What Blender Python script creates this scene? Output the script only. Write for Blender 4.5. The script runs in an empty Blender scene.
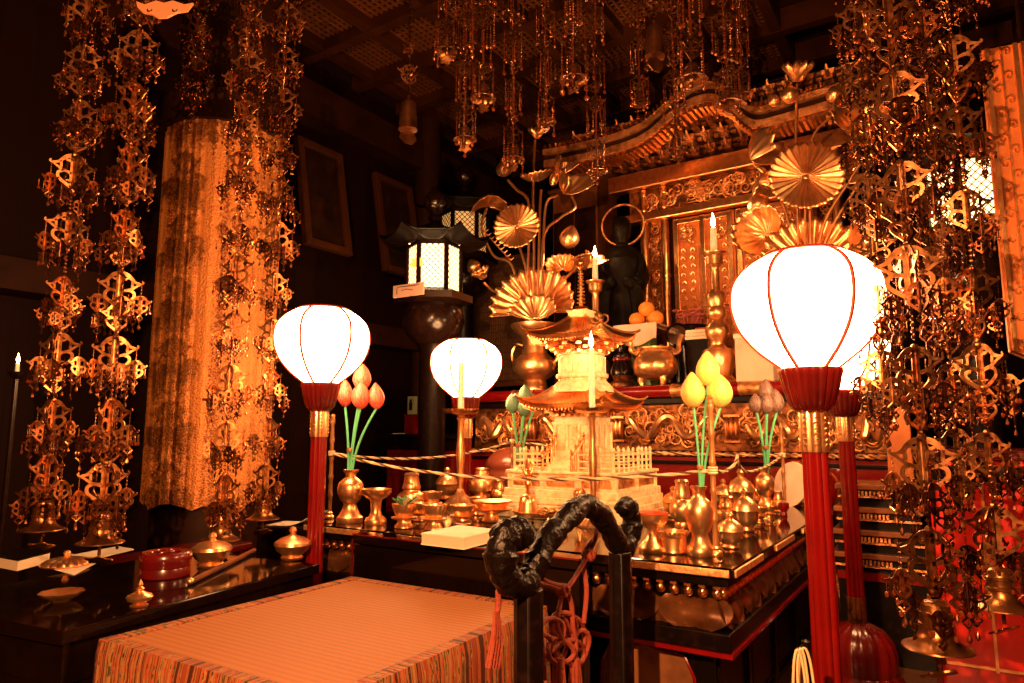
import bpy, bmesh, math, random
from math import sin, cos, pi, radians as RAD
from mathutils import Vector, Matrix

# ------------------------------------------------------------------ scene basics
SC = bpy.context.scene
COL = SC.collection
F = 683.0
PITCH = math.atan((432 - 341.5) / F)
CAM = Vector((0, 0, 0.9))
FW = Vector((0, cos(PITCH), sin(PITCH)))
UP = Vector((0, -sin(PITCH), cos(PITCH)))
RT = Vector((1, 0, 0))
ROT = math.atan2(-0.544, 0.839)
E1 = Vector((cos(ROT), sin(ROT), 0))
E2 = Vector((-sin(ROT), cos(ROT), 0))
OC = Vector((0.318, 2.876, 0))          # altar centre on the floor


def ray(px, py):
    return FW + RT * ((px - 512) / F) + UP * ((341.5 - py) / F)


def at_y(px, py, y):
    d = ray(px, py)
    return CAM + d * (y / d.y)


def at_z(px, py, z):
    d = ray(px, py)
    return CAM + d * ((z - CAM.z) / d.z)


def at_b(px, py, b):
    d = ray(px, py)
    return CAM + d * (((OC - CAM).dot(E2) + b) / d.dot(E2))


def at_a(px, py, a):
    d = ray(px, py)
    return CAM + d * (((OC - CAM).dot(E1) + a) / d.dot(E1))


def room(a, b, z=0.0):
    return OC + E1 * a + E2 * b + Vector((0, 0, z))


def ab(P):
    d = P - OC
    return d.dot(E1), d.dot(E2)


def mpp(P):
    return (P - CAM).dot(FW) / F


# ------------------------------------------------------------------ mesh builder
class MB:
    def __init__(self):
        self.v = []; self.f = []; self.m = []; self.M = Matrix.Identity(4)

    def add(self, verts, faces, mi=0):
        b = len(self.v)
        M = self.M
        self.v += [tuple(M @ Vector(p)) for p in verts]
        self.f += [tuple(i + b for i in q) for q in faces]
        self.m += [mi] * len(faces)
        return self

    def box(self, c, s, rz=0, mi=0, taper=1.0):
        x, y, z = s[0] / 2, s[1] / 2, s[2] / 2
        R = Matrix.Rotation(rz, 3, 'Z')
        vs = []
        for k, t in ((-1, 1.0), (1, taper)):
            for i, j in ((-1, -1), (1, -1), (1, 1), (-1, 1)):
                vs.append(Vector(c) + R @ Vector((i * x * t, j * y * t, k * z)))
        return self.add(vs, [(3, 2, 1, 0), (4, 5, 6, 7), (0, 1, 5, 4), (1, 2, 6, 5), (2, 3, 7, 6), (3, 0, 4, 7)], mi)

    def lathe(self, prof, n=20, c=(0, 0, 0), mi=0, flute=0, fd=0.0, caps=True, arc=None):
        vs = []; fs = []
        m = len(prof)
        cx, cy, cz = c
        for (r, z) in prof:
            for k in range(n):
                a = 2 * pi * k / n
                rr = r * (1 + fd * (abs(sin(flute * a / 2)) - 0.5)) if flute else r
                vs.append((cx + rr * cos(a), cy + rr * sin(a), cz + z))
        for i in range(m - 1):
            for k in range(n):
                k2 = (k + 1) % n
                fs.append((i * n + k, i * n + k2, (i + 1) * n + k2, (i + 1) * n + k))
        if caps:
            if prof[0][0] > 1e-5: fs.append(tuple(reversed(range(n))))
            if prof[-1][0] > 1e-5: fs.append(tuple((m - 1) * n + k for k in range(n)))
        return self.add(vs, fs, mi)

    def tube(self, pts, r, n=6, closed=False, mi=0, flat=None):
        """swept round (or flat elliptical) tube; r is a number or list"""
        P = [Vector(p) for p in pts]
        m = len(P)
        rs = r if isinstance(r, (list, tuple)) else [r] * m
        vs = []; fs = []
        prev = None
        for i in range(m):
            if closed:
                t = P[(i + 1) % m] - P[i - 1]
            else:
                t = P[min(i + 1, m - 1)] - P[max(i - 1, 0)]
            if t.length < 1e-9: t = Vector((0, 0, 1))
            t.normalize()
            if prev is None:
                ref = Vector((0, 0, 1)) if abs(t.z) < 0.9 else Vector((1, 0, 0))
                u = t.cross(ref).normalized()
            else:
                u = prev - t * prev.dot(t)
                if u.length < 1e-6: u = t.orthogonal()
                u.normalize()
            prev = u
            w = t.cross(u)
            for k in range(n):
                a = 2 * pi * k / n
                vs.append(P[i] + (u * cos(a) + w * sin(a)) * rs[i])
        for i in range(m if closed else m - 1):
            i2 = (i + 1) % m
            for k in range(n):
                k2 = (k + 1) % n
                fs.append((i * n + k, i * n + k2, i2 * n + k2, i2 * n + k))
        if not closed:
            fs.append(tuple(reversed(range(n))))
            fs.append(tuple((m - 1) * n + k for k in range(n)))
        return self.add(vs, fs, mi)

    def ribbon(self, pts, w, t, closed=False, mi=0):
        """flat band of width w and thickness t, swept along 2-D points in the local x/z plane"""
        P = [Vector((p[0], p[1])) for p in pts]
        m = len(P)
        ws = w if isinstance(w, (list, tuple)) else [w] * m
        vs = []; fs = []
        for i in range(m):
            if closed: d = P[(i + 1) % m] - P[i - 1]
            else: d = P[min(i + 1, m - 1)] - P[max(i - 1, 0)]
            if d.length < 1e-9: d = Vector((0, 1))
            d.normalize()
            nn = Vector((-d.y, d.x)) * ws[i] / 2
            a, b = P[i] + nn, P[i] - nn
            vs += [(a.x, -t / 2, a.y), (b.x, -t / 2, b.y), (b.x, t / 2, b.y), (a.x, t / 2, a.y)]
        for i in range(m if closed else m - 1):
            j = (i + 1) % m
            for k in range(4):
                k2 = (k + 1) % 4
                fs.append((i * 4 + k, i * 4 + k2, j * 4 + k2, j * 4 + k))
        if not closed:
            fs += [(3, 2, 1, 0), tuple((m - 1) * 4 + k for k in range(4))]
        return self.add(vs, fs, mi)

    def ball(self, c, r, nu=8, nv=6, mi=0):
        rx, ry, rz = r if isinstance(r, (tuple, list)) else (r, r, r)
        vs = [(c[0], c[1], c[2] - rz)]
        for j in range(1, nv):
            th = -pi / 2 + pi * j / nv
            for i in range(nu):
                a = 2 * pi * i / nu
                vs.append((c[0] + rx * cos(th) * cos(a), c[1] + ry * cos(th) * sin(a), c[2] + rz * sin(th)))
        vs.append((c[0], c[1], c[2] + rz))
        fs = []
        for i in range(nu):
            fs.append((0, 1 + (i + 1) % nu, 1 + i))
        for j in range(nv - 2):
            for i in range(nu):
                i2 = (i + 1) % nu
                a = 1 + j * nu
                fs.append((a + i, a + i2, a + nu + i2, a + nu + i))
        last = len(vs) - 1
        a = 1 + (nv - 2) * nu
        for i in range(nu):
            fs.append((a + i, a + (i + 1) % nu, last))
        return self.add(vs, fs, mi)

    def prism(self, poly, t, mi=0):
        """polygon in local x/z plane, thickness t along y (centred)"""
        n = len(poly)
        vs = [(p[0], -t / 2, p[1]) for p in poly] + [(p[0], t / 2, p[1]) for p in poly]
        fs = [tuple(range(n)), tuple(reversed(range(n, 2 * n)))]
        for i in range(n):
            j = (i + 1) % n
            fs.append((j, i, n + i, n + j))
        return self.add(vs, fs, mi)

    def grid(self, fn, nu, nv, mi=0, wrap=False):
        vs = []; fs = []
        for j in range(nv + 1):
            for i in range(nu + (0 if wrap else 1)):
                vs.append(fn(i / nu, j / nv))
        W = nu if wrap else nu + 1
        for j in range(nv):
            for i in range(nu):
                i2 = (i + 1) % W if wrap else i + 1
                fs.append((j * W + i, j * W + i2, (j + 1) * W + i2, (j + 1) * W + i))
        return self.add(vs, fs, mi)

    def at(self, loc=(0, 0, 0), rot=None, s=1.0):
        M = Matrix.Translation(Vector(loc))
        if rot is not None: M = M @ rot
        if s != 1.0: M = M @ Matrix.Scale(s, 4)
        self.M = M
        return self

    def mesh(self, name, mats, smooth=True, angle=40):
        me = bpy.data.meshes.new(name)
        me.from_pydata(self.v, [], self.f)
        mats = mats if isinstance(mats, (list, tuple)) else [mats]
        for q in mats: me.materials.append(q)
        if len(mats) > 1: me.polygons.foreach_set('material_index', self.m)
        bm = bmesh.new(); bm.from_mesh(me)
        bmesh.ops.recalc_face_normals(bm, faces=bm.faces)
        bm.to_mesh(me); bm.free()
        if smooth:
            me.polygons.foreach_set('use_smooth', [True] * len(me.polygons))
            try: me.set_sharp_from_angle(angle=RAD(angle))
            except Exception: pass
        me.update()
        return me


def link(name, data, parent=None, loc=(0, 0, 0), rz=0):
    o = bpy.data.objects.new(name, data)
    COL.objects.link(o)
    o.parent = parent
    o.location = loc
    if rz: o.rotation_euler = (0, 0, rz)
    return o


def part(name, mb, mats, parent=None, smooth=True, label=None, loc=(0, 0, 0), rz=0, bevel=0, angle=40):
    o = link(name, mb.mesh(name, mats, smooth, angle), parent, loc, rz)
    if label: o['label'] = label
    if bevel:
        b = o.modifiers.new('edge', 'BEVEL'); b.width = bevel; b.segments = 2; b.limit_method = 'ANGLE'
    return o


def thing(name, label, cat, loc=(0, 0, 0), rz=0, group=None):
    o = link(name, None, None, loc, rz)
    o.empty_display_size = 0.05
    o['label'] = label; o['category'] = cat
    if group: o['group'] = group
    return o


def tag(o, label, cat, group=None):
    o['label'] = label; o['category'] = cat
    if group: o['group'] = group
    return o


def struct(name, mb, mats, label=None, parent=None, smooth=False, loc=(0, 0, 0), rz=0, bevel=0):
    o = part(name, mb, mats, parent, smooth, label, loc, rz, bevel)
    o['kind'] = 'structure'
    if parent is None:
        o['category'] = name.split('_')[0]
    return o


def dup(root, loc, rz=None, label=None, group=None, scale=None):
    r = root.copy(); COL.objects.link(r)
    r.location = loc
    if rz is not None: r.rotation_euler = (0, 0, rz)
    if scale is not None: r.scale = (scale,) * 3 if isinstance(scale, (int, float)) else scale
    if label: r['label'] = label
    if group: r['group'] = group
    for ch in list(root.children):
        c = ch.copy(); COL.objects.link(c); c.parent = r
        for g in list(ch.children):
            d = g.copy(); COL.objects.link(d); d.parent = c
    return r


def bez(p0, p1, p2, p3, n=10):
    p0, p1, p2, p3 = map(Vector, (p0, p1, p2, p3))
    out = []
    for i in range(n + 1):
        t = i / n; u = 1 - t
        out.append(p0 * u ** 3 + p1 * 3 * u * u * t + p2 * 3 * u * t * t + p3 * t ** 3)
    return out


def spline(pts, n=6, closed=False):
    """Catmull-Rom through points"""
    P = [Vector(p) for p in pts]
    m = len(P); out = []
    rng = range(m) if closed else range(m - 1)
    for i in rng:
        a = P[(i - 1) % m] if (closed or i > 0) else P[i] * 2 - P[i + 1]
        b = P[i]; c = P[(i + 1) % m]
        d = P[(i + 2) % m] if (closed or i + 2 < m) else c * 2 - b
        for k in range(n):
            t = k / n
            out.append(0.5 * ((2 * b) + (c - a) * t + (2 * a - 5 * b + 4 * c - d) * t * t + (3 * b - a - 3 * c + d) * t ** 3))
    if not closed: out.append(P[-1])
    return out


# ------------------------------------------------------------------ materials
def mat(name, col, rough=0.5, metal=0.0, noise=None, bump=None, coat=0.0, emit=None, estr=0.0, spec=0.5, coord='Object'):
    """noise = (scale, colour2, low, high) mottles colour; bump = (scale, strength)"""
    m = bpy.data.materials.new(name); m.use_nodes = True
    nt = m.node_tree; b = nt.nodes['Principled BSDF']
    b.inputs['Base Color'].default_value = (*col, 1)
    b.inputs['Roughness'].default_value = rough
    b.inputs['Metallic'].default_value = metal
    b.inputs['Specular IOR Level'].default_value = spec
    if coat:
        b.inputs['Coat Weight'].default_value = coat; b.inputs['Coat Roughness'].default_value = 0.08
    if emit:
        b.inputs['Emission Color'].default_value = (*emit, 1); b.inputs['Emission Strength'].default_value = estr
    tc = None
    if noise or bump:
        tc = nt.nodes.new('ShaderNodeTexCoord')
    if noise:
        sc_, c2, lo, hi = noise
        n = nt.nodes.new('ShaderNodeTexNoise'); n.inputs['Scale'].default_value = sc_; n.inputs['Detail'].default_value = 5
        nt.links.new(tc.outputs[coord], n.inputs['Vector'])
        r = nt.nodes.new('ShaderNodeValToRGB')
        r.color_ramp.elements[0].position = lo; r.color_ramp.elements[0].color = (*col, 1)
        r.color_ramp.elements[1].position = hi; r.color_ramp.elements[1].color = (*c2, 1)
        nt.links.new(n.outputs['Fac'], r.inputs['Fac']); nt.links.new(r.outputs['Color'], b.inputs['Base Color'])
    if bump:
        n = nt.nodes.new('ShaderNodeTexNoise'); n.inputs['Scale'].default_value = bump[0]; n.inputs['Detail'].default_value = 4
        nt.links.new(tc.outputs[coord], n.inputs['Vector'])
        bp = nt.nodes.new('ShaderNodeBump'); bp.inputs['Strength'].default_value = bump[1]; bp.inputs['Distance'].default_value = 0.01
        nt.links.new(n.outputs['Fac'], bp.inputs['Height']); nt.links.new(bp.outputs['Normal'], b.inputs['Normal'])
    return m


def nodes(m):
    nt = m.node_tree
    return nt, nt.nodes['Principled BSDF']


GOLD = mat('gold', (1.0, 0.55, 0.24), 0.28, 1.0, noise=(30, (0.70, 0.30, 0.11), 0.35, 0.75), bump=(90, 0.08))
BRASS = mat('brass', (1.0, 0.54, 0.24), 0.31, 0.93, noise=(18, (0.62, 0.27, 0.10), 0.4, 0.8))
LEAFGOLD = mat('gold_leaf', (1.0, 0.57, 0.27), 0.32, 0.93, noise=(25, (0.75, 0.34, 0.13), 0.35, 0.75))
CARVED = mat('carved_gilt', (0.80, 0.37, 0.14), 0.36, 0.8, noise=(22, (0.24, 0.075, 0.025), 0.42, 0.7), bump=(120, 0.5))
DARKGILT = mat('dark_gilt', (0.30, 0.10, 0.025), 0.38, 0.7, noise=(26, (0.07, 0.02, 0.007), 0.4, 0.65), bump=(120, 0.4))
PALEGOLD = mat('pale_gilt', (0.95, 0.80, 0.50), 0.42, 0.2, noise=(40, (0.74, 0.50, 0.22), 0.45, 0.7), bump=(160, 0.25))
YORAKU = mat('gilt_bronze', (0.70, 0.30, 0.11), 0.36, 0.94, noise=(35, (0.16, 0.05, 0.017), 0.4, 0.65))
YORAKU_PEND = mat('shaded_gilt_bronze', (0.25, 0.085, 0.028), 0.30, 0.94, noise=(40, (0.06, 0.018, 0.007), 0.4, 0.65))  # gilt bronze darkened in colour so the pendants read as shaded
YORAKU_MID = mat('dimmed_gilt_bronze', (0.46, 0.20, 0.075), 0.30, 0.95, noise=(35, (0.10, 0.032, 0.011), 0.4, 0.65))  # gilt bronze toned down for the back-lit right strands; beaded strands share it
YORAKU_DARK = mat('dark_shaded_bronze', (0.17, 0.052, 0.018), 0.28, 0.92, noise=(40, (0.04, 0.012, 0.005), 0.4, 0.65))  # dark bronze, deepened further to put shade on the right strands
BELLM = mat('bell_bronze', (0.36, 0.15, 0.05), 0.30, 0.92, noise=(16, (0.12, 0.045, 0.016), 0.4, 0.7), bump=(60, 0.1))
BEAD = mat('amber_bead', (0.20, 0.04, 0.012), 0.10, 0.35, coat=0.6)
REDB = mat('bright_red_lacquer', (0.55, 0.012, 0.008), 0.30, 0.0, coat=0.3)
RED = mat('red_lacquer', (0.20, 0.0035, 0.003), 0.22, 0.0, coat=0.5, noise=(9, (0.13, 0.0025, 0.0025), 0.4, 0.7))
DRED = mat('dark_red_lacquer', (0.13, 0.005, 0.004), 0.25, 0.0, coat=0.5, noise=(9, (0.07, 0.003, 0.003), 0.4, 0.7))
BLACK = mat('black_lacquer', (0.004, 0.0015, 0.001), 0.08, 0.0, spec=.28, noise=(14, (0.007, 0.0025, 0.0015), 0.4, 0.7))
BLACKM = mat('worn_black_lacquer', (0.004, 0.0016, 0.001), 0.34, 0.0, spec=.16, noise=(40, (0.012, 0.0045, 0.003), 0.5, 0.7))
BRONZE = mat('black_bronze', (0.008, 0.003, 0.002), 0.20, 0.0, spec=.28, noise=(30, (0.013, 0.005, 0.003), 0.4, 0.7))
WOOD = mat('dark_wood', (0.028, 0.008, 0.003), 0.5, 0.0, spec=.12, noise=(6, (0.014, 0.004, 0.0015), 0.35, 0.7), bump=(30, 0.1))
WOODM = mat('brown_wood', (0.22, 0.065, 0.017), 0.45, 0.0, spec=.3, noise=(8, (0.11, 0.03, 0.008), 0.35, 0.7), bump=(30, 0.1))
CANE = mat('bamboo', (0.40, 0.18, 0.06), 0.32, 0.2, noise=(25, (0.22, 0.09, 0.03), 0.4, 0.7))
PAPER = mat('white_paper', (0.85, 0.76, 0.60), 0.75, noise=(6, (0.80, 0.68, 0.50), 0.4, 0.7))
CANDLE = mat('candle_wax', (0.95, 0.88, 0.75), 0.5)
_b = CANDLE.node_tree.nodes['Principled BSDF']; _b.inputs['Subsurface Weight'].default_value = .8; _b.inputs['Subsurface Radius'].default_value = (.02, .012, .006); _b.inputs['Subsurface Scale'].default_value = 1.0
FLAME = mat('candle_flame', (1, 0.8, 0.4), 0.5, emit=(1.0, 0.62, 0.25), estr=60)
SHADE = mat('lantern_paper', (0.9, 0.8, 0.65), 0.8, emit=(1.0, 0.48, 0.19), estr=38.0)
PANE = mat('lantern_pane', (0.9, 0.8, 0.65), 0.8, emit=(1.0, 0.60, 0.25), estr=5.0)
PANEDIM = mat('dim_lantern_pane', (0.9, 0.8, 0.65), 0.8, emit=(1.0, 0.45, 0.11), estr=.6)
RIB = mat('lantern_rib', (0.22, 0.02, 0.01), 0.4)
GREEN = mat('green_stem', (0.10, 0.50, 0.24), 0.45)
BUDRED = mat('red_lotus', (0.60, 0.045, 0.03), 0.5)
BUDYEL = mat('yellow_lotus', (0.90, 0.56, 0.14), 0.5)
BUDDRK = mat('dark_lotus', (0.09, 0.05, 0.05), 0.5)
BUDGRN = mat('green_lotus', (0.10, 0.26, 0.18), 0.5)
CORD = mat('red_cord', (0.26, 0.04, 0.016), 0.7, bump=(300, 0.5))
ROPEL = mat('rope_pale', (0.75, 0.55, 0.30), 0.7)
ROPED = mat('rope_dark', (0.10, 0.03, 0.02), 0.7)
ORANGE = mat('orange_fruit', (0.85, 0.27, 0.03), 0.45, bump=(200, 0.15))
LEAFG = mat('green_leaf', (0.09, 0.22, 0.10), 0.5)
CLOTHW = mat('pale_cloth', (0.78, 0.55, 0.42), 0.8, noise=(10, (0.68, 0.45, 0.33), 0.4, 0.7))
ROOFB = mat('matte_black', (0.006, 0.0022, 0.0014), 0.55, 0.0, spec=.06)
STATUE = mat('statue_dark', (0.004, 0.0022, 0.001), 0.5, 0.0, spec=.07, noise=(25, (0.016, 0.010, 0.003), 0.58, 0.75))
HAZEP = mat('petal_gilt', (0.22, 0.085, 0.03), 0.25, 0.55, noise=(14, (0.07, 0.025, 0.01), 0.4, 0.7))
ORWOOD = mat('orange_wood', (0.52, 0.15, 0.03), 0.5, 0.0, spec=.3, noise=(7, (0.34, 0.085, 0.018), 0.4, 0.7))
PINK = mat('pink_petal', (0.55, 0.14, 0.12), 0.6)


def stripes(m, axis, scale, c1, c2, coord='Object', strength=0.0):
    """add band stripes along axis as a base colour"""
    nt, b = nodes(m)
    tc = nt.nodes.new('ShaderNodeTexCoord')
    w = nt.nodes.new('ShaderNodeTexWave'); w.wave_type = 'BANDS'; w.bands_direction = axis
    w.inputs['Scale'].default_value = scale; w.inputs['Distortion'].default_value = 0.4; w.inputs['Detail'].default_value = 1
    nt.links.new(tc.outputs[coord], w.inputs['Vector'])
    r = nt.nodes.new('ShaderNodeValToRGB')
    r.color_ramp.elements[0].color = (*c1, 1); r.color_ramp.elements[1].color = (*c2, 1)
    nt.links.new(w.outputs['Fac'], r.inputs['Fac']); nt.links.new(r.outputs['Color'], b.inputs['Base Color'])
    if strength:
        bp = nt.nodes.new('ShaderNodeBump'); bp.inputs['Strength'].default_value = strength; bp.inputs['Distance'].default_value = 0.004
        nt.links.new(w.outputs['Fac'], bp.inputs['Height']); nt.links.new(bp.outputs['Normal'], b.inputs['Normal'])
    return m


STRAW = stripes(mat('straw_mat', (0.5, 0.25, 0.1), 0.65), 'Y', 16, (0.30, 0.104, 0.026), (0.375, 0.134, 0.034), strength=0.35)


def brocade_stripe():
    m = mat('striped_brocade', (0.5, 0.2, 0.1), 0.7)
    nt, b = nodes(m)
    tc = nt.nodes.new('ShaderNodeTexCoord')
    sep = nt.nodes.new('ShaderNodeSeparateXYZ'); nt.links.new(tc.outputs['UV'], sep.inputs[0])
    n = nt.nodes.new('ShaderNodeTexNoise'); n.noise_dimensions = '1D'; n.inputs['Scale'].default_value = 24; n.inputs['Detail'].default_value = 2.5
    nt.links.new(sep.outputs[0], n.inputs['W'])
    n2 = nt.nodes.new('ShaderNodeTexNoise'); n2.inputs['Scale'].default_value = 60
    nt.links.new(tc.outputs['Object'], n2.inputs['Vector'])
    ad = nt.nodes.new('ShaderNodeMath'); ad.operation = 'MULTIPLY_ADD'; ad.inputs[1].default_value = 0.16
    nt.links.new(n2.outputs['Fac'], ad.inputs[0]); nt.links.new(n.outputs['Fac'], ad.inputs[2])
    r = nt.nodes.new('ShaderNodeValToRGB'); r.color_ramp.interpolation = 'CONSTANT'
    els = r.color_ramp.elements
    cs = [(0.0, (0.05, 0.012, 0.006)), (0.42, (0.30, 0.045, 0.012)), (0.49, (0.36, 0.17, 0.05)), (0.535, (0.07, 0.05, 0.016)),
          (0.57, (0.38, 0.07, 0.016)), (0.62, (0.32, 0.15, 0.05)), (0.67, (0.03, 0.014, 0.008)), (0.72, (0.24, 0.04, 0.012))]
    els[0].position = 0; els[0].color = (*cs[0][1], 1)
    els[1].position = cs[1][0]; els[1].color = (*cs[1][1], 1)
    for p, c in cs[2:]:
        e = els.new(p); e.color = (*c, 1)
    nt.links.new(ad.outputs[0], r.inputs['Fac']); nt.links.new(r.outputs['Color'], b.inputs['Base Color'])
    return m


BROC = brocade_stripe()


def pillar_cloth():
    m = mat('gold_brocade', (0.5, 0.2, 0.06), 0.5, 0.35)
    nt, b = nodes(m)
    tc = nt.nodes.new('ShaderNodeTexCoord')
    v = nt.nodes.new('ShaderNodeTexVoronoi'); v.inputs['Scale'].default_value = 110
    nt.links.new(tc.outputs['Object'], v.inputs['Vector'])
    n = nt.nodes.new('ShaderNodeTexNoise'); n.inputs['Scale'].default_value = 30; n.inputs['Detail'].default_value = 3
    mp = nt.nodes.new('ShaderNodeMapping'); mp.inputs['Scale'].default_value = (1, 1, 0.02)
    nt.links.new(tc.outputs['Object'], mp.inputs[0]); nt.links.new(mp.outputs[0], n.inputs['Vector'])
    mx = nt.nodes.new('ShaderNodeMath'); mx.operation = 'MULTIPLY_ADD'; mx.inputs[1].default_value = 0.5
    nt.links.new(v.outputs['Distance'], mx.inputs[0]); nt.links.new(n.outputs['Fac'], mx.inputs[2])
    r = nt.nodes.new('ShaderNodeValToRGB')
    e = r.color_ramp.elements
    e[0].position = 0.52; e[0].color = (0.22, 0.055, 0.010, 1); e[1].position = 0.80; e[1].color = (0.72, 0.27, 0.065, 1)
    nt.links.new(mx.outputs[0], r.inputs['Fac']); nt.links.new(r.outputs['Color'], b.inputs['Base Color'])
    bp = nt.nodes.new('ShaderNodeBump'); bp.inputs['Strength'].default_value = 0.5; bp.inputs['Distance'].default_value = 0.01
    nt.links.new(mx.outputs[0], bp.inputs['Height']); nt.links.new(bp.outputs['Normal'], b.inputs['Normal'])
    return m


PILLARCLOTH = pillar_cloth()


def planks(name, c1, c2, rough=0.4, scale=3.0, spec=.5):
    m = mat(name, c1, rough, noise=None, spec=spec)
    nt, b = nodes(m)
    tc = nt.nodes.new('ShaderNodeTexCoord')
    br = nt.nodes.new('ShaderNodeTexBrick'); br.inputs['Scale'].default_value = scale
    br.inputs['Color1'].default_value = (*c1, 1); br.inputs['Color2'].default_value = (*c2, 1); br.inputs['Mortar'].default_value = (0.004, 0.002, 0.001, 1)
    br.inputs['Mortar Size'].default_value = 0.008; br.inputs['Brick Width'].default_value = 4.0; br.inputs['Row Height'].default_value = 0.5
    nt.links.new(tc.outputs['Object'], br.inputs['Vector']); nt.links.new(br.outputs['Color'], b.inputs['Base Color'])
    return m


FLOORM = planks('floor_boards', (0.10, 0.030, 0.009), (0.07, 0.020, 0.006), 0.3, spec=.3)
WALLM = planks('wall_boards', (0.012, 0.0028, 0.001), (0.008, 0.0019, 0.0007), 0.6, spec=.08)


def tablet_mat():
    m = mat('inscribed_board', (0.2, 0.08, 0.03), 0.6)
    nt, b = nodes(m)
    tc = nt.nodes.new('ShaderNodeTexCoord')
    br = nt.nodes.new('ShaderNodeTexBrick'); br.inputs['Scale'].default_value = 14
    br.inputs['Color1'].default_value = (0.20, 0.085, 0.03, 1); br.inputs['Color2'].default_value = (0.14, 0.055, 0.02, 1); br.inputs['Mortar'].default_value = (0.02, 0.008, 0.004, 1)
    br.inputs['Mortar Size'].default_value = 0.03; br.inputs['Brick Width'].default_value = 0.35; br.inputs['Row Height'].default_value = 0.9; br.offset = 0
    mp = nt.nodes.new('ShaderNodeMapping'); mp.inputs['Rotation'].default_value = (RAD(90), 0, 0)
    nt.links.new(tc.outputs['Object'], mp.inputs[0]); nt.links.new(mp.outputs[0], br.inputs['Vector'])
    n = nt.nodes.new('ShaderNodeTexNoise'); n.inputs['Scale'].default_value = 110; nt.links.new(tc.outputs['Object'], n.inputs['Vector'])
    r = nt.nodes.new('ShaderNodeValToRGB'); r.color_ramp.elements[0].position = 0.42; r.color_ramp.elements[0].color = (0.12, 0.12, 0.12, 1)
    r.color_ramp.elements[1].position = 0.55; r.color_ramp.elements[1].color = (1, 1, 1, 1)
    nt.links.new(n.outputs['Fac'], r.inputs['Fac'])
    mx = nt.nodes.new('ShaderNodeMixRGB'); mx.blend_type = 'MULTIPLY'; mx.inputs['Fac'].default_value = 0.8
    nt.links.new(br.outputs['Color'], mx.inputs[1]); nt.links.new(r.outputs['Color'], mx.inputs[2])
    nt.links.new(mx.outputs[0], b.inputs['Base Color'])
    return m


TABLET = tablet_mat()

# ------------------------------------------------------------------ camera, world, view
cd = bpy.data.cameras.new('camera'); cam = bpy.data.objects.new('camera', cd); COL.objects.link(cam)
cd.sensor_width = 36; cd.lens = F * 36 / 1024; cd.clip_start = 0.02
cam.location = CAM
cam.rotation_euler = (pi / 2 + PITCH, 0, 0)
SC.camera = cam
w = bpy.data.worlds.new('world'); SC.world = w; w.use_nodes = True
w.node_tree.nodes['Background'].inputs[0].default_value = (0.35, 0.06, 0.015, 1)
w.node_tree.nodes['Background'].inputs[1].default_value = 0.015
SC.view_settings.view_transform = 'Standard'; SC.view_settings.look = 'None'
SC.view_settings.exposure = 0.0; SC.view_settings.gamma = 1.0
SC.view_settings.use_curve_mapping = False


def lamp(name, loc, energy, col=(1, 0.5, 0.2), r=0.05, kind='POINT', target=None, size=0.5, spot=60):
    l = bpy.data.lights.new(name, kind); l.energy = energy; l.color = col
    if kind == 'AREA': l.size = size
    else: l.shadow_soft_size = r
    if kind == 'SPOT': l.spot_size = RAD(spot); l.spot_blend = 0.6
    o = bpy.data.objects.new(name, l); COL.objects.link(o); o.location = loc
    if target is not None:
        o.rotation_euler = (Vector(target) - Vector(loc)).to_track_quat('-Z', 'Y').to_euler()
    return o
# ================================================================== the room
ZC = 3.6
def room_box(mb, a0, a1, b0, b1, z0, z1, mi=0):
    c = ((a0 + a1) / 2, (b0 + b1) / 2, (z0 + z1) / 2)
    return mb.box(c, (a1 - a0, b1 - b0, z1 - z0), mi=mi)

ROOMKW = dict(loc=tuple(OC), rz=ROT)
A0, A1, B0, B1 = -2.5, 2.6, -3.6, 3.3
struct('floor', room_box(MB(), A0 - .1, A1 + .1, B0 - .1, B1 + .1, -.1, 0), FLOORM, **ROOMKW)
struct('wall_left', room_box(MB(), A0 - .1, A0, B0, B1, 0, ZC), WALLM, **ROOMKW)
struct('wall_right', room_box(MB(), A1, A1 + .1, B0, B1, 0, ZC), WALLM, **ROOMKW)
struct('wall_back', room_box(MB(), A0, A1, B1, B1 + .1, 0, ZC), WALLM, **ROOMKW)
struct('wall_front', room_box(MB(), A0, A1, B0 - .1, B0, 0, ZC), WALLM, **ROOMKW)
ceil = struct('ceiling', room_box(MB(), A0, A1, B0, B1, ZC + .12, ZC + .2), WOOD, **ROOMKW)
BEAMM = mat('ceiling_beam_wood', (0.05, 0.014, 0.004), 0.5, spec=.08, noise=(5, (0.025, 0.007, 0.002), 0.35, 0.7))
LATT = mat('ceiling_lattice', (0.11, 0.034, 0.010), 0.45, spec=.2)
# coffers: beams along both room axes with a wooden lattice in each bay
STEPA, STEPB = 0.46, 0.50
ka = int((A1 - A0) / STEPA); kb = int((B1 - 0 + 1.0) / STEPB)
for i in range(ka + 1):
    a = A0 + .2 + i * STEPA
    struct('ceiling_beam', room_box(MB(), a - .035, a + .035, -1.0, B1, ZC - .03, ZC + .12), BEAMM, parent=ceil)
for j in range(kb + 1):
    b = -1.0 + j * STEPB
    struct('ceiling_beam', room_box(MB(), A0, A1, b - .035, b + .035, ZC - .04, ZC + .12), BEAMM, parent=ceil)
lm = MB()
g = 0.045
for i in range(int(STEPA / g) + 1):
    lm.box((-STEPA / 2 + i * g, 0, 0), (.016, STEPB, .012))
for j in range(int(STEPB / g) + 1):
    lm.box((0, -STEPB / 2 + j * g, .01), (STEPA, .016, .012))
lme = lm.mesh('lattice_panel', LATT, False)
for i in range(6):
    for j in range(8):
        o = link('lattice_panel', lme, ceil, (A0 + .2 + (i + .5) * STEPA, -1.0 + (j + .5) * STEPB, ZC + .05)); o['kind'] = 'structure'
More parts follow.
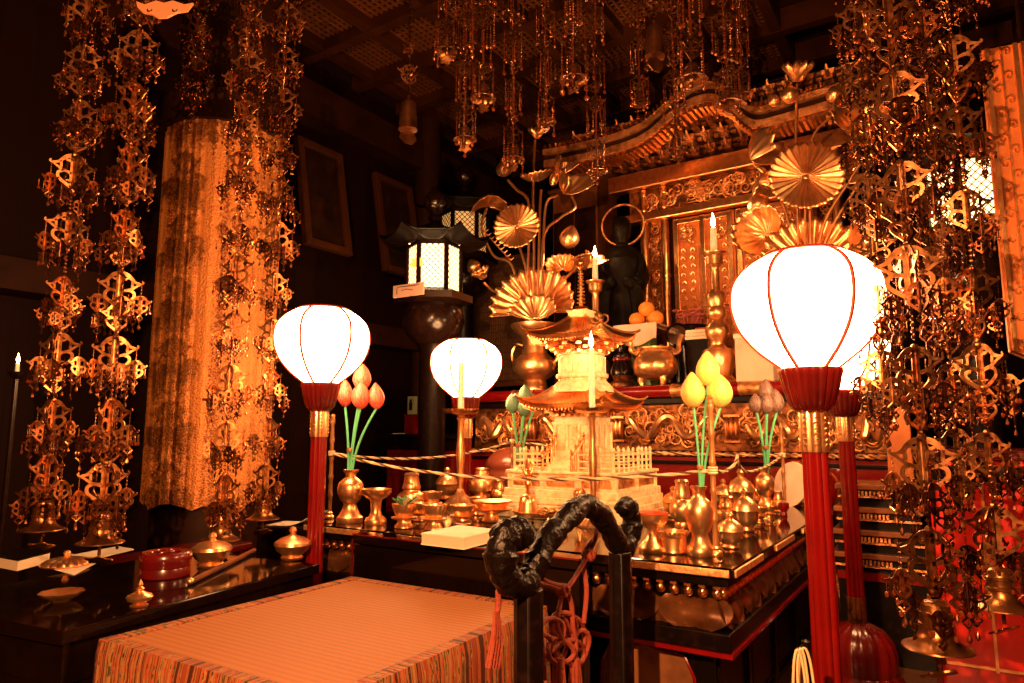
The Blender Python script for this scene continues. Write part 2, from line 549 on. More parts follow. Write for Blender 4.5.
# dark posts and tie beam of the hall on the left
for i, (a, b) in enumerate(((-2.38, -0.2), (-2.38, 1.75))):
    struct('trim_%d' % (i + 1), MB().lathe([(.11, 0), (.11, ZC)], 20, (a, b, 0)), WOOD, smooth=True, **ROOMKW)
struct('trim_3', room_box(MB(), -2.5, -2.3, -2.2, B1, 1.55, 1.70), WOOD, **ROOMKW)
struct('trim_4', room_box(MB(), -2.5, -2.34, -2.2, B1, 3.1, 3.35), WOOD, **ROOMKW)
struct('trim_5', room_box(MB(), -2.4, 2.6, 3.1, 3.3, 2.2, 2.45), WOOD, **ROOMKW)

# ---- the brocade-wrapped pillar on the left
pp = at_y(207, 480, 3.5)
pil = thing('brocade_pillar', 'round temple pillar wrapped in a gold brocade cloth behind the hanging ornaments', 'pillar', (pp.x, pp.y, 0), ROT)
part('shaft', MB().lathe([(.25, 0), (.25, ZC - .1)], 32), WOOD, pil)
part('stone_base', MB().lathe([(.27, 0), (.28, .05), (.265, .12), (.25, .13)], 32), BLACKM, pil)
def clothwrap(u, v):
    a = 2 * pi * u
    r = .287 + .004 * sin(a * 23) + .003 * sin(a * 51 + 1)
    zb = .54 + .03 * abs(sin(a * 4))
    return (r * cos(a), r * sin(a), zb + (2.46 - zb) * v)
part('brocade_wrap', MB().grid(clothwrap, 150, 10, wrap=True), PILLARCLOTH, pil, label='gold brocade cloth with fine vertical folds')
part('wrap_band', MB().lathe([(.283, 2.44), (.315, 2.44), (.315, 2.60), (.283, 2.60)], 32, caps=False), WOOD, pil)

# ---- framed votive pictures leaning from the left wall
FRAMEP = mat('picture_frame_wood', (0.05, 0.015, 0.004), 0.4, spec=.15)
PICT = mat('old_picture', (0.015, 0.005, 0.002), 0.6, spec=.1, noise=(9, (0.035, 0.012, 0.004), 0.5, 0.75))
def picture(px, label):
    P = [at_a(x, y, -2.30) for x, y in px]           # TL TR BR BL on a plane near the wall
    ctr = sum(P, Vector()) / 4
    wv = ((P[1] - P[0]) + (P[2] - P[3])) / 2; hv = ((P[0] - P[3]) + (P[1] - P[2])) / 2
    W, H = wv.length, hv.length
    t = thing('framed_picture', label, 'picture', ctr, ROT + pi / 2)
    t.rotation_euler = (RAD(-10), 0, ROT + pi / 2)
    # local x = along the wall, -y faces the room
    part('panel', MB().box((0, .01, 0), (W - .04, .012, H - .04)), PICT, t, False)
    f = MB()
    for sx in (-1, 1): f.box((sx * (W / 2 - .025), 0, 0), (.05, .05, H))
    for sz in (-1, 1): f.box((0, 0, sz * (H / 2 - .025)), (W - .1, .05, .05))
    part('frame', f, FRAMEP, t, False, bevel=.006)
picture([(307, 135), (353, 156), (338, 256), (293, 245)], 'tilted framed picture on the dark wall, directly above the left red lantern')
picture([(385, 172), (420, 188), (412, 282), (372, 270)], 'tilted framed picture on the dark wall, left of the black metal lantern')

# ================================================================== standing paper lanterns
SH = [(26, 0), (36, 8), (51, 21), (65.5, 40), (72.8, 60), (74, 77), (70.5, 93), (60, 106), (47, 115), (39, 119)]
k = .168 / 74
SH = [(r * k, z * k) for r, z in SH]
SHS = [(p.x, p.z) for p in spline([(r, 0, z) for r, z in SH], 4)]
def make_lantern(label, loc, htop):
    """htop = height of the bottom of the shade"""
    t = thing('standing_lantern', label, 'lantern', loc, math.atan2(-loc[1], -loc[0]) + RAD(34), 'paper lanterns on fluted red poles')
    z = htop
    part('base', MB().lathe([(.135, 0), (.14, .02), (.125, .04), (.118, .045), (.122, .06), (.122, .11), (.112, .15), (.085, .185), (.045, .205), (.0285, .21)], 72, flute=18, fd=.05), DRED, t, label='fluted dark red dome foot')
    part('pole', MB().lathe([(.028, .20), (.026, z - .19)], 48, flute=8, fd=.22), RED, t)
    sl = MB().lathe([(.030, z - .195), (.031, z - .19), (.031, z - .105), (.030, z - .10)], 32, flute=8, fd=.14)
    for i in range(8):
        a = 2 * pi * (i + .5) / 8
        for q in range(7):
            zz = z - .182 + q * .0125; sg = 1 if q % 2 else -1
            sl.tube([((.0315 + .002 * sin(u)) * cos(a + sg * .16 * cos(u) * (1 - u / 9)), (.0315 + .002 * sin(u)) * sin(a + sg * .16 * cos(u) * (1 - u / 9)), zz + .006 * sin(u) * (1 - u / 9)) for u in [j * .62 for j in range(10)]], [.0022 - .00014 * j for j in range(10)], 4)
    part('pole_sleeve', sl, LEAFGOLD, t, label='gilded sleeve with raised scrolls')
    sl2 = MB().lathe([(.031, .21), (.031, .30)], 32, flute=8, fd=.14)
    part('foot_sleeve', sl2, DARKGILT, t)
    part('collar', MB().lathe([(.030, z - .105), (.040, z - .098), (.050, z - .085), (.060, z - .05), (.066, z - .02), (.069, z - .012), (.069, z - .002), (.060, z)], 80, flute=20, fd=.07), DRED, t, label='fluted lotus cup of dark red lacquer')
    sh = part('paper_shade', MB().lathe([(r, z + h) for r, h in SHS], 40, caps=False), SHADE, t)
    fr = MB()
    for i in range(6):
        a = 2 * pi * i / 6
        fr.tube([((r + .002) * cos(a), (r + .002) * sin(a), z + h) for r, h in SHS], .0046, 6)
    fr.tube([(SHS[-1][0] * cos(2 * pi * i / 32), SHS[-1][0] * sin(2 * pi * i / 32), z + SHS[-1][1]) for i in range(32)], .006, 6, closed=True)
    part('shade_frame', fr, RIB, t, label='thin curved ribs and top ring')
    return t
def lantern_at(px, pyb, Y):
    P = at_y(px, pyb, Y)
    return (P.x, P.y, 0), P.z
L = {}
for key, px, pyb, Y, lab in (
    ('fr', 810, 368, 1.60, 'large glowing paper lantern on a red pole, right of the yellow lotus buds'),
    ('fl', 321, 383, 2.49, 'glowing paper lantern on a red pole, beside the pink-red lotus buds'),
    ('br', 843, 390, 2.62, 'paper lantern whose globe is half hidden behind the large right lantern'),
    ('bl', 466, 397, 3.66, 'smallest paper lantern, glowing behind the left altar candlestick')):
    loc, h = lantern_at(px, pyb, Y)
    kl = 1.12 if key == 'bl' else 1.0
    L[key] = make_lantern(lab, loc, h / kl)
    L[key].scale = (kl, kl, kl)

# ================================================================== square altar
AH = .80
ZA = .56
alt = thing('altar_table', 'square black-lacquered altar with gilded lotus-petal band, crowded with brass vessels', 'altar', tuple(OC), ROT)
part('top', MB().box((0, 0, ZA - .0135), (2 * AH, 2 * AH, .027)), BLACK, alt, False, bevel=.004)
part('top_frame', MB().box((0, 0, ZA - .040), (2 * AH - .04, 2 * AH - .04, .026)), BLACKM, alt, False, bevel=.004)
def on_sides(fn, sides=(0, 3, 1)):
    """fn(M) for the front (0), right (1) and left (3) sides; local x along side, -y outwards"""
    for s in sides:
        fn(Matrix.Rotation(s * pi / 2, 4, 'Z'), s)
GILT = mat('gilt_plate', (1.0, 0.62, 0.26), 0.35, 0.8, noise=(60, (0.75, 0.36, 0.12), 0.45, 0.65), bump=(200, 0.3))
def plates(M, s):
    for x0, x1 in ((-.79, -.50), (-.33, -.06), (.10, .34), (.50, .79)):
        m = MB(); m.M = M
        m.box(((x0 + x1) / 2, -AH - .002, ZA - .0145), (x1 - x0, .006, .019))
        part('gilt_plate', m, GILT, alt, False, bevel=.002)
on_sides(plates)
def beads(M, s):
    m = MB(); m.M = M
    n = 40
    for i in range(n):
        x = -.745 + 1.49 * i / (n - 1)
        m.ball((x, -.757, ZA - .074), (.0140, .0140, .0155), 8, 6)
        m.box((x, -.752, ZA - .058), (.018, .03, .006))
    part('bead_row', m, GOLD, alt)
on_sides(beads)
part('neck', MB().box((0, 0, ZA - .10), (1.47, 1.47, .09)), BLACKM, alt, False)
def petals(M, s):
    m = MB(); m.M = M
    n = 8; W = 1.56 / n
    for row, (dz, off, sc_) in enumerate(((0, 0, 1.0), (.004, .5, .9))):
        for i in range(n + (0 if row == 0 else -1)):
            x = -.78 + W * (i + .5 + off)
            def pf(u, v, x=x, sc_=sc_, row=row):
                hw = W * .5 * sc_ * (sin(pi * min(1, .22 + v * .70)) ** .50) * 1.03
                q = (u - .5) * 2
                out = .040 + .030 * v + .020 * sin(v * pi) * (1 - q * q) - .010 * math.exp(-(q * 5) ** 2) - row * .012
                out += .008 * max(0, abs(q) - .7) / .3
                return (x + q * hw, -.698 - out, ZA - .092 - .074 * v)
            m.grid(pf, 8, 8)
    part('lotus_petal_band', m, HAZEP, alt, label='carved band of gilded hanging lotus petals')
on_sides(petals)
part('lower_slab', MB().box((0, 0, ZA - .190), (1.56, 1.56, .046)), BLACKM, alt, False, bevel=.004)
part('red_moulding', MB().box((0, 0, ZA - .2185), (1.572, 1.572, .011)), RED, alt, False, label='thin red lacquer line')
part('body', MB().box((0, 0, .19), (1.40, 1.40, .30)), BLACKM, alt, False)
part('foot', MB().box((0, 0, .03), (1.44, 1.44, .06)), BLACKM, alt, False, bevel=.006)
PANELM = mat('painted_panel', (0.30, 0.12, 0.045), 0.45, 0.3, noise=(9, (0.11, 0.04, 0.014), 0.42, 0.66))
def panels(M, s):
    for i in range(4):
        x = -.525 + .35 * i
        poly = [(x - .135, .08), (x + .135, .08), (x + .14, .16), (x + .135, .25), (x + .11, .30), (x, .315), (x - .11, .30), (x - .135, .25), (x - .14, .16)]
        m = MB(); m.M = M @ Matrix.Translation((0, -.702, 0))
        m.prism(poly, .008)
        pnl = part('painted_panel', m, PANELM if s == 0 else BLACKM, alt, False)  # flank panels and borders blackened to stand for unlit sides
        q = MB(); q.M = M
        q.tube([(a, -.708, b) for a, b in poly], .005, 6, closed=True)
        part('panel_border', q, RED if s == 0 else BLACKM, pnl, label='curved border, red in front, blackened as shade on the flanks')
        st = MB(); st.M = M
        st.box((x + .175, -.705, .19), (.03, .02, .30))
        part('stile', st, BLACKM, alt, False)
on_sides(panels)

# ---- low desk before the altar, and its book
P0 = at_z(353, 534, ZA - .003)
a0, b0 = ab(P0)
a1 = a0 + .86
dk = thing('offering_desk', 'low black-lacquered desk with a worn red edge, set against the front of the altar', 'desk', room((a0 + a1) / 2, (b0 - .812) / 2), ROT)
w_, d_ = a1 - a0, (-.812 - b0)
part('top', MB().box((0, 0, ZA - .018), (w_, d_, .030)), BLACK, dk, False, bevel=.003)
m = MB()
m.box((0, -d_ / 2 - .001, ZA - .003), (w_, .005, .005)); m.box((-w_ / 2 - .001, 0, ZA - .003), (.005, d_, .005)); m.box((-w_ / 2 - .001, -d_ / 2, ZA - .2), (.005, .005, .36))
part('worn_edge', m, DRED, dk, False, label='red undercoat showing along the edges')
part('front_board', MB().box((0, -d_ / 2 + .015, .272), (w_ - .006, .02, .50)), BLACK, dk, False)
for sx in (-1, 1):
    part('side_board', MB().box((sx * (w_ / 2 - .012), .006, .272), (.02, d_ - .03, .50)), BLACK, dk, False)
part('plinth', MB().box((0, 0, .012), (w_, d_ - .004, .024)), BLACK, dk, False)

bk = [at_z(x, y, ZA + .035) for x, y in ((421, 533), (459.7, 524.8), (497.5, 529.6), (464, 537.6))]
ctr = sum(bk, Vector()) / 4
bt = thing('sutra_book', 'thick folded book with white covers lying on the front edge of the altar', 'book', (ctr.x, ctr.y, ZA))
def slab(mb, pts, z0, z1, grow=0.0):
    vs = []
    for z in (z0, z1):
        for p in pts:
            d = Vector((p.x - ctr.x, p.y - ctr.y, 0))
            q = d * (1 + grow)
            vs.append((q.x, q.y, z))
    return mb.add(vs, [(3, 2, 1, 0), (4, 5, 6, 7), (0, 1, 5, 4), (1, 2, 6, 5), (2, 3, 7, 6), (3, 0, 4, 7)])
PAGES = stripes(mat('book_pages', (0.8, 0.68, 0.48), 0.8), 'Z', 160, (0.62, 0.48, 0.30), (0.85, 0.74, 0.55))
part('pages', slab(MB(), bk, .004, .031, -.02), PAGES, bt, False)
part('cover', slab(MB(), bk, .031, .035), PAPER, bt, False)
part('cover', slab(MB(), bk, .0005, .004), PAPER, bt, False)

# ================================================================== mat-covered seat
ZM = .44
def corner(px, py, z): return at_z(px, py, z)
mb_, mr_, mf_ = corner(352, 577, ZM), corner(547, 606.5, ZM), corner(116, 645, ZM)
wv = mr_ - mb_; hv = mf_ - mb_
W, H = wv.length, hv.length
mrz = math.atan2(wv.y, wv.x)
xh = Vector((cos(mrz), sin(mrz), 0)); yh = Vector((-sin(mrz), cos(mrz), 0))
H = -(hv.dot(yh)); W = wv.dot(xh)
mc = mb_ + xh * (W / 2) - yh * (H / 2)
seat = thing('priest_seat', 'square low platform seat covered by a straw mat with striped brocade borders', 'seat', (mc.x, mc.y, 0), mrz)
part('platform', MB().box((0, 0, ZM / 2 - .02), (W - .03, H - .03, ZM - .04)), BLACKM, seat, False, bevel=.006)
part('straw_mat', MB().box((0, 0, ZM - .016), (W - .02, H - .02, .030)), STRAW, seat, False, bevel=.006)
def border(name, x0, x1, y0, y1, side):
    """brocade border strip lying on the mat and hanging over the edge"""
    nu = 120
    def fn(u, v):
        # v: 0 inner edge on top, .35 outer edge, 1 hem
        if side in 'lr':
            sgn = -1 if side == 'l' else 1
            y = y0 + (y1 - y0) * u
            wob = .0025 * sin(u * 170) * min(1, max(0, (v - .35) * 3))
            if v < .35: return (sgn * (W / 2 - .036 * (1 - v / .35)), y, ZM + .002)
            return (sgn * (W / 2 + .004 + wob + .012 * (v - .35)), y, ZM + .002 - .30 * (v - .35) / .65)
        sgn = -1 if side == 'f' else 1
        x = x0 + (x1 - x0) * u
        wob = .0025 * sin(u * 170) * min(1, max(0, (v - .35) * 3))
        if v < .35: return (x, sgn * (H / 2 - .03 * (1 - v / .35)), ZM + .0022)
        return (x, sgn * (H / 2 + .004 + wob + .012 * (v - .35)), ZM + .0022 - .30 * (v - .35) / .65)
    m = MB().grid(fn, nu, 12)
    o = part(name, m, BROC, seat)
    uv = o.data.uv_layers.new(name='UVMap')
    for lp in o.data.loops:
        vi = lp.vertex_index
        uv.data[lp.index].uv = ((vi % (nu + 1)) / nu * (1.0 if side in 'lr' else 1.25), (vi // (nu + 1)) / 12)
    s = o.modifiers.new('thick', 'SOLIDIFY'); s.thickness = .003
for sd in 'lrfb':
    border('brocade_border', -W / 2, W / 2, -H / 2, H / 2, sd)

# ================================================================== left lacquer table
ZT = .47
tn, tf = at_z(62, 632, ZT), at_z(316, 565, ZT)
ev = (tf - tn); ev.z = 0
trz = math.atan2(ev.y, ev.x)
tx = ev.normalized(); ty = Vector((-tx.y, tx.x, 0))      # tx runs away from us, ty to the left
TL, TW = ev.length + .02, .62
tc_ = tn + tx * (TL / 2) + ty * (TW / 2)
tab = thing('side_table', 'long glossy black-lacquered side table left of the mat seat', 'table', (tc_.x, tc_.y, 0), trz)
part('top', MB().box((0, 0, ZT - .015), (TL, TW, .03)), BLACK, tab, False, bevel=.004)
part('apron', MB().box((0, 0, ZT - .075), (TL - .03, TW - .03, .09)), BLACK, tab, False)
for sx in (-1, 1):
    for sy in (-1, 1):
        part('leg', MB().box((sx * (TL / 2 - .06), sy * (TW / 2 - .06), (ZT - .03) / 2), (.07, .07, ZT - .03)), BLACK, tab, False, bevel=.004)
part('stretcher_board', MB().box((0, 0, .10), (TL - .12, TW - .12, .03)), BLACK, tab, False)
part('side_panel', MB().box((0, -TW / 2 + .03, .28), (TL - .12, .02, .35)), BLACK, tab, False)
part('end_panel', MB().box((-TL / 2 + .03, 0, .28), (.02, TW - .12, .35)), BLACK, tab, False)
# ================================================================== brass vessels on the altar
def lathe_thing(name, label, cat, px, py, parts, z=ZA, group=None, n=28, rz=0, s=None, P=None):
    """parts: (part name, profile in photo pixels [(r, h)...], material[, flute])"""
    P = P or at_z(px, py, z)
    s = s or mpp(P)
    t = thing(name, label, cat, (P.x, P.y, z), rz, group)
    for q in parts:
        fl = q[3] if len(q) > 3 else 0
        part(q[0], MB().lathe([(r * s, h * s) for r, h in q[1]], n if not fl else max(n, fl * 4), flute=fl, fd=.10 if fl else 0), q[2], t)
    return t, s

VASE = [(12.5, 0), (13.2, 2), (13, 5), (10.5, 7), (8, 12), (6.2, 17), (6.8, 19), (10, 22), (12.6, 28), (13, 34), (11.5, 39), (7.5, 42.5), (5, 44.5), (5, 47), (7.6, 50), (8, 51.5), (6.5, 51.8), (4.2, 49), (4, 46)]
VASE_BIG = [(13, 0), (14, 2.5), (13.6, 7), (11, 10), (8.5, 17), (8.2, 21), (11, 25), (14, 35), (14.4, 43), (12.5, 51), (8.2, 55), (6.2, 58), (6, 62), (8.4, 66), (8.6, 67.5), (7, 67.5), (5, 64), (4.6, 60)]

FRUIT = {}
BUDMATS = {}
def veined(m, c2):
    nt, b = nodes(m)
    tc = nt.nodes.new('ShaderNodeTexCoord'); mp = nt.nodes.new('ShaderNodeMapping'); mp.inputs['Scale'].default_value = (1, 1, .06)
    n = nt.nodes.new('ShaderNodeTexNoise'); n.inputs['Scale'].default_value = 330; n.inputs['Detail'].default_value = 2
    nt.links.new(tc.outputs['Object'], mp.inputs[0]); nt.links.new(mp.outputs[0], n.inputs['Vector'])
    r = nt.nodes.new('ShaderNodeValToRGB'); r.color_ramp.elements[0].position = .44; r.color_ramp.elements[1].position = .56
    r.color_ramp.elements[0].color = tuple(b.inputs['Base Color'].default_value); r.color_ramp.elements[1].color = (*c2, 1)
    nt.links.new(n.outputs['Fac'], r.inputs['Fac']); nt.links.new(r.outputs['Color'], b.inputs['Base Color'])
    bp = nt.nodes.new('ShaderNodeBump'); bp.inputs['Strength'].default_value = .4; bp.inputs['Distance'].default_value = .003
    nt.links.new(n.outputs['Fac'], bp.inputs['Height']); nt.links.new(bp.outputs['Normal'], b.inputs['Normal'])
veined(BUDRED, (0.78, 0.17, 0.10)); veined(BUDYEL, (0.74, 0.46, 0.10)); veined(BUDDRK, (0.26, 0.15, 0.11)); veined(BUDGRN, (0.20, 0.34, 0.20))

def bud_mesh(R, H, seed=0):
    """closed lotus bud of overlapping pointed petals, base at origin"""
    m = MB(); rnd = random.Random(seed)
    prof = [(0, 0), (.34, .03), (.72, .16), (.93, .33), (.95, .48), (.78, .68), (.45, .86), (.12, .98), (0, 1.0)]
    pr = spline([(r, 0, z) for r, z in prof], 3)
    m.lathe([(max(0, p.x) * R * .93, p.z * H) for p in pr], 18)
    def rad(v):
        v = max(0, min(1, v)) * (len(pr) - 1); i = min(int(v), len(pr) - 2); f = v - i
        return max(0, pr[i].x * (1 - f) + pr[i + 1].x * f), pr[i].z * (1 - f) + pr[i + 1].z * f
    for k in range(5):
        a0 = 2 * pi * k / 5 + seed
        hgt = .86 + .1 * rnd.random()
        def pf(u, v):
            r, z = rad(v * hgt)
            half = .78 * sin(pi * (.08 + .92 * (1 - v)) * .5) ** .8 * (1 if v < .98 else .2)
            q = (u - .5) * 2
            a = a0 + q * half
            rr = r * R * (1.03 - .05 * q * q) + .012 * R
            return (rr * cos(a), rr * sin(a), z * H)
        m.grid(pf, 6, 12)
    return m

def lotus_bunch(label, buds, neck, material, Pbase, group, tie=True):
    """buds: (px, base y, radius px, height px, lean dx) at the depth of the vase; neck = pixel of the vase mouth"""
    s = mpp(Pbase)
    Y = Pbase.y
    N = at_y(neck[0], neck[1], Y)
    t = thing('lotus_bunch', label, 'lotus buds', N, 0, group)
    for i, (px, py, r, h, dy) in enumerate(buds):
        B = at_y(px, py, Y + dy * s) - N
        bm_ = bud_mesh(r * s, h * s, i * 1.3)
        o = part('lotus_bud', bm_, material, t, loc=B)
        o.rotation_euler = (0, B.x * .9, i)
        st = MB()
        st.tube(bez((B.x * .06 + (i - 1.5) * .5 * s, dy * .1 * s, -8 * s), (B.x * .12, 0, B.z * .35), (B.x * .55, B.y * .6, B.z * .7), (B.x, B.y, B.z + 1.5 * s), 12), 1.25 * s, 7)
        part('stem', st, GREEN, t)
    tb = MB(); zz = (at_y(neck[0], neck[1] - 21, Y) - N).z
    tb.lathe([(3.2 * s, zz - 2 * s), (3.6 * s, zz), (3.2 * s, zz + 2 * s)], 12)
    part('tie', tb, CANE, t)
    return t

VG, LG = 'flower vases at the altar corners', 'painted lotus bunches in the corner vases'
v1, s1 = lathe_thing('flower_vase', 'brass vase at the near left altar corner, holding the pink-red lotus buds', 'vase', 349.5, 522, [('body', VASE, BRASS)], group=VG)
v2, s2 = lathe_thing('flower_vase', 'brass vase at the near right altar corner, holding the yellow lotus buds', 'vase', 701, 555, [('body', VASE_BIG, BRASS)], group=VG)
P3 = at_z(766, 511, ZA)
v3, s3 = lathe_thing('flower_vase', 'brass vase at the far right altar corner, holding the dark lotus buds', 'vase', 766, 511, [('body', [(r * .75, h * .84) for r, h in VASE], BRASS)], group=VG)
P4 = at_z(519, 499, ZA)
v4, s4 = lathe_thing('flower_vase', 'brass vase at the far left of the altar, holding the green lotus buds', 'vase', 0, 0, [('body', [(r * .7, h * .72) for r, h in VASE], BRASS)], group=VG, P=P4)
lotus_bunch('bunch of pink-red lotus buds on green stems in the near left vase', [(345, 407, 8, 28, 2), (361.5, 390, 9.5, 27, 3), (360.5, 409, 9.5, 28, -4), (377, 409, 8.5, 27, 0)], (349.5, 471), BUDRED, Vector(v1.location), LG)
lotus_bunch('bunch of bright yellow lotus buds on green stems in the near right vase', [(693.5, 408, 12.5, 37, -3), (708, 386, 12.5, 37, 5), (721, 408, 13, 36, -1)], (701, 488), BUDYEL, Vector(v2.location), LG)
lotus_bunch('bunch of dark brown lotus buds on green stems in the far right vase', [(756.5, 413, 7.5, 20, 0), (766.5, 402, 7.5, 24, 4), (777, 413, 8, 25, 0), (767, 414, 7, 22, -5)], (766.5, 468), BUDDRK, Vector(v3.location), LG)
n4 = Vector(v4.location); d4 = n4 - CAM
px4 = 512 + F * d4.x / d4.dot(FW)
lotus_bunch('bunch of grey-green lotus buds on green stems in the far left vase', [(px4 - 6.5, 413, 7.2, 20, 0), (px4 + 5, 416, 7.2, 19, -3), (px4 + 6, 402, 6.4, 18, 4), (px4 + 15, 411, 6, 18, 2)], (px4, 466), BUDGRN, n4, LG)

# ---- rope posts and twisted rope
PG = 'bamboo-shaped rope posts'
posts = []
def rope_post(px, py, top, label, P=None):
    P = P or at_z(px, py, ZA); s = mpp(P); h = (py - top) * s if P is None or py else top
    t = thing('rope_post', label, 'post', P, 0, PG)
    part('foot', MB().lathe([(.018, 0), (.019, .006), (.016, .012), (.010, .016), (.012, .022), (.007, .028)], 16), BRASS, t)
    prof = [(.0075, .02)]
    n = 5
    for i in range(1, n + 1):
        z = .02 + (h - .05) * i / n
        prof += [(.0072, z - .012), (.0098, z - .005), (.0098, z + .002), (.0078, z + .008)]
    part('shaft', MB().lathe(prof, 14), CANE, t)
    part('finial', MB().lathe([(.006, h - .03), (.010, h - .022), (.0075, h - .012), (.010, h - .006), (.006, h), (0, h + .003)], 14), BRASS, t)
    posts.append((Vector(P), h)); return t
rope_post(329.5, 518.5, 415, 'bamboo-shaped rope post at the near left altar corner, beside the red pole')
rope_post(716, 556, 396, 'bamboo-shaped rope post at the near right altar corner, beside the yellow lotus vase')
rope_post(785, 507, 421, 'bamboo-shaped rope post at the far right altar corner')
PBL = at_z(512, 497, ZA)
rope_post(0, 0, .36, 'bamboo-shaped rope post at the far left altar corner, behind the green buds', P=PBL)
rope = thing('altar_rope', 'twisted pale and dark rope strung between the four altar corner posts', 'rope', posts[0][0])
ro = Vector(rope.location)
ZR = [posts[0][0].z + .255, posts[1][0].z + .233, posts[2][0].z + .235, posts[3][0].z + .29]
def rope_run(i, j, sag, loop=False):
    A = Vector((posts[i][0].x, posts[i][0].y, ZR[i])); B = Vector((posts[j][0].x, posts[j][0].y, ZR[j]))
    n = 120; c = []
    for k in range(n + 1):
        u = k / n
        p = A.lerp(B, u); p.z -= sag * 4 * u * (1 - u)
        if loop and .08 < u < .42:
            q = (u - .08) / .34 * 2 * pi
            p += (B - A).normalized() * (.055 * sin(q) * 1.6) + Vector((0, 0, .028 * (1 - cos(q))))
        c.append(p - ro)
    for ph, mi in ((0, 0), (1, 1), (2, 0)):
        m = MB(); pts = []
        for k, p in enumerate(c):
            t = (c[min(k + 1, n)] - c[max(k - 1, 0)]).normalized()
            u = t.cross(Vector((0, 0, 1))).normalized(); w_ = t.cross(u)
            a = k * .75 + ph * 2 * pi / 3
            pts.append(p + (u * cos(a) + w_ * sin(a)) * .0025)
        m.tube(pts, .0033, 6)
        part('rope_strand', m, ROPED if mi else ROPEL, rope)
rope_run(0, 1, .058); rope_run(1, 2, .035, True); rope_run(2, 3, .02); rope_run(3, 0, .05)
wr = MB()
for (p, h), z in zip(posts, ZR):
    for q in range(3):
        wr.tube([(p.x - ro.x + .011 * cos(2 * pi * i / 12), p.y - ro.y + .011 * sin(2 * pi * i / 12), z - ro.z + (q - 1) * .007) for i in range(12)], .004, 6, closed=True)
part('post_wrapping', wr, ROPEL, rope)

# ---- altar candlesticks
def candlestick(px, py, plate_y, ctop, label, clabel, lit=True):
    P = at_z(px, py, ZA); s = mpp(P); H = (py - plate_y) * s
    t = thing('candlestick', label, 'candlestick', P, 0, 'tall altar candlesticks')
    part('foot', MB().lathe([(16 * s, 0), (16.5 * s, 2 * s), (14 * s, 5 * s), (10 * s, 8 * s), (5 * s, 12 * s), (3 * s, 17 * s)], 64, flute=16, fd=.08), BRASS, t)
    part('stem', MB().lathe([(2.6 * s, 15 * s), (2.9 * s, 25 * s), (4.2 * s, H * .45), (4.6 * s, H * .6), (3.4 * s, H * .72), (3.0 * s, H - 8 * s), (4.4 * s, H - 5 * s), (3.2 * s, H - 3 * s), (5 * s, H)], 20), BRASS, t)
    part('drip_plate', MB().lathe([(5 * s, H - 1 * s), (15 * s, H), (17.5 * s, H + 2.2 * s), (18.5 * s, H + 4.6 * s), (16 * s, H + 4 * s), (13 * s, H + 2.2 * s), (3 * s, H + 2.2 * s)], 80, flute=20, fd=.05), GOLD, t, label='scalloped lotus drip plate')
    c = thing('candle', clabel, 'candle', (P.x, P.y, P.z + H + 2.3 * s), 0, 'lit white candles')
    ch = (plate_y - ctop) * s - 2.3 * s
    part('wax', MB().lathe([(3.2 * s, 0), (2.9 * s, ch - s), (2.4 * s, ch), (0, ch - .5 * s)], 14), CANDLE, c)
    part('wick', MB().tube([(0, 0, ch - s), (0.2 * s, 0, ch + 2.5 * s)], .35 * s, 5), BLACKM, c)
    part('flame', MB().lathe([(0, ch + .5 * s), (1.9 * s, ch + 3 * s), (2.4 * s, ch + 6 * s), (1.5 * s, ch + 11 * s), (0, ch + 18 * s)], 12), FLAME, c)
    lamp('candle_glow', (P.x, P.y, P.z + H + 2.3 * s + ch + 28 * s), 4, (1, .5, .2), .02)
    return t
candlestick(460, 506, 414, 362, 'tall brass candlestick before the small paper lantern', 'white candle on the left altar candlestick, in front of the lantern glow')
candlestick(594, 526, 413, 347, 'tall brass candlestick before the gilded pagoda', 'burning white candle in front of the gilded pagoda roofs')

# ---- offering vessels
CUP = [(8.5, 0), (9.5, 1), (9, 3), (7, 5), (6.6, 8), (12.5, 10), (13, 11.5), (8, 12), (9.5, 15), (12, 22), (12.6, 25), (11.4, 25), (10.5, 20), (0, 17)]
STAND = [(10.5, 0), (11, 3), (10, 5.5), (6.5, 8), (5, 13), (5.4, 21), (6.5, 24), (11, 26.5), (14.6, 30), (15.4, 34.5), (14, 34.5), (12, 32), (0, 31)]
LIDJ = [(8, 0), (9, 1.5), (7.5, 4), (11, 7), (13, 13), (13.4, 17), (14.6, 18.5), (14, 20)]
LID = [(14, 19.5), (13.4, 22), (10, 27), (5, 30), (3.2, 31), (3, 33), (4, 35), (2.4, 37.5), (0, 38.5)]
JAR = [(8, 0), (8.6, 2), (7.5, 4), (12.5, 8), (13.8, 14), (12.6, 19), (8, 22), (7.8, 23)]
JARL = [(8.6, 22.5), (9, 24), (8, 27), (6.6, 34), (7.4, 36), (6, 37.5), (0, 37.5)]
def sc(p, k, kh=None): return [(r * k, h * (kh or k)) for r, h in p]
VGR = 'small brass offering vessels on the altar'
t, s = lathe_thing('offering_stand', 'waisted brass cup stand with a shallow dish top, right of the pink lotus vase', 'offering stand', 375.5, 524, [('stand', STAND, BRASS)], group=VGR)
t, s = lathe_thing('leaf_bowl', 'brass bowl heaped with pale green leaves at the front left of the altar', 'bowl', 404, 528, [('bowl', sc(CUP, 1, .95), BRASS)], group=VGR)
rnd = random.Random(3)
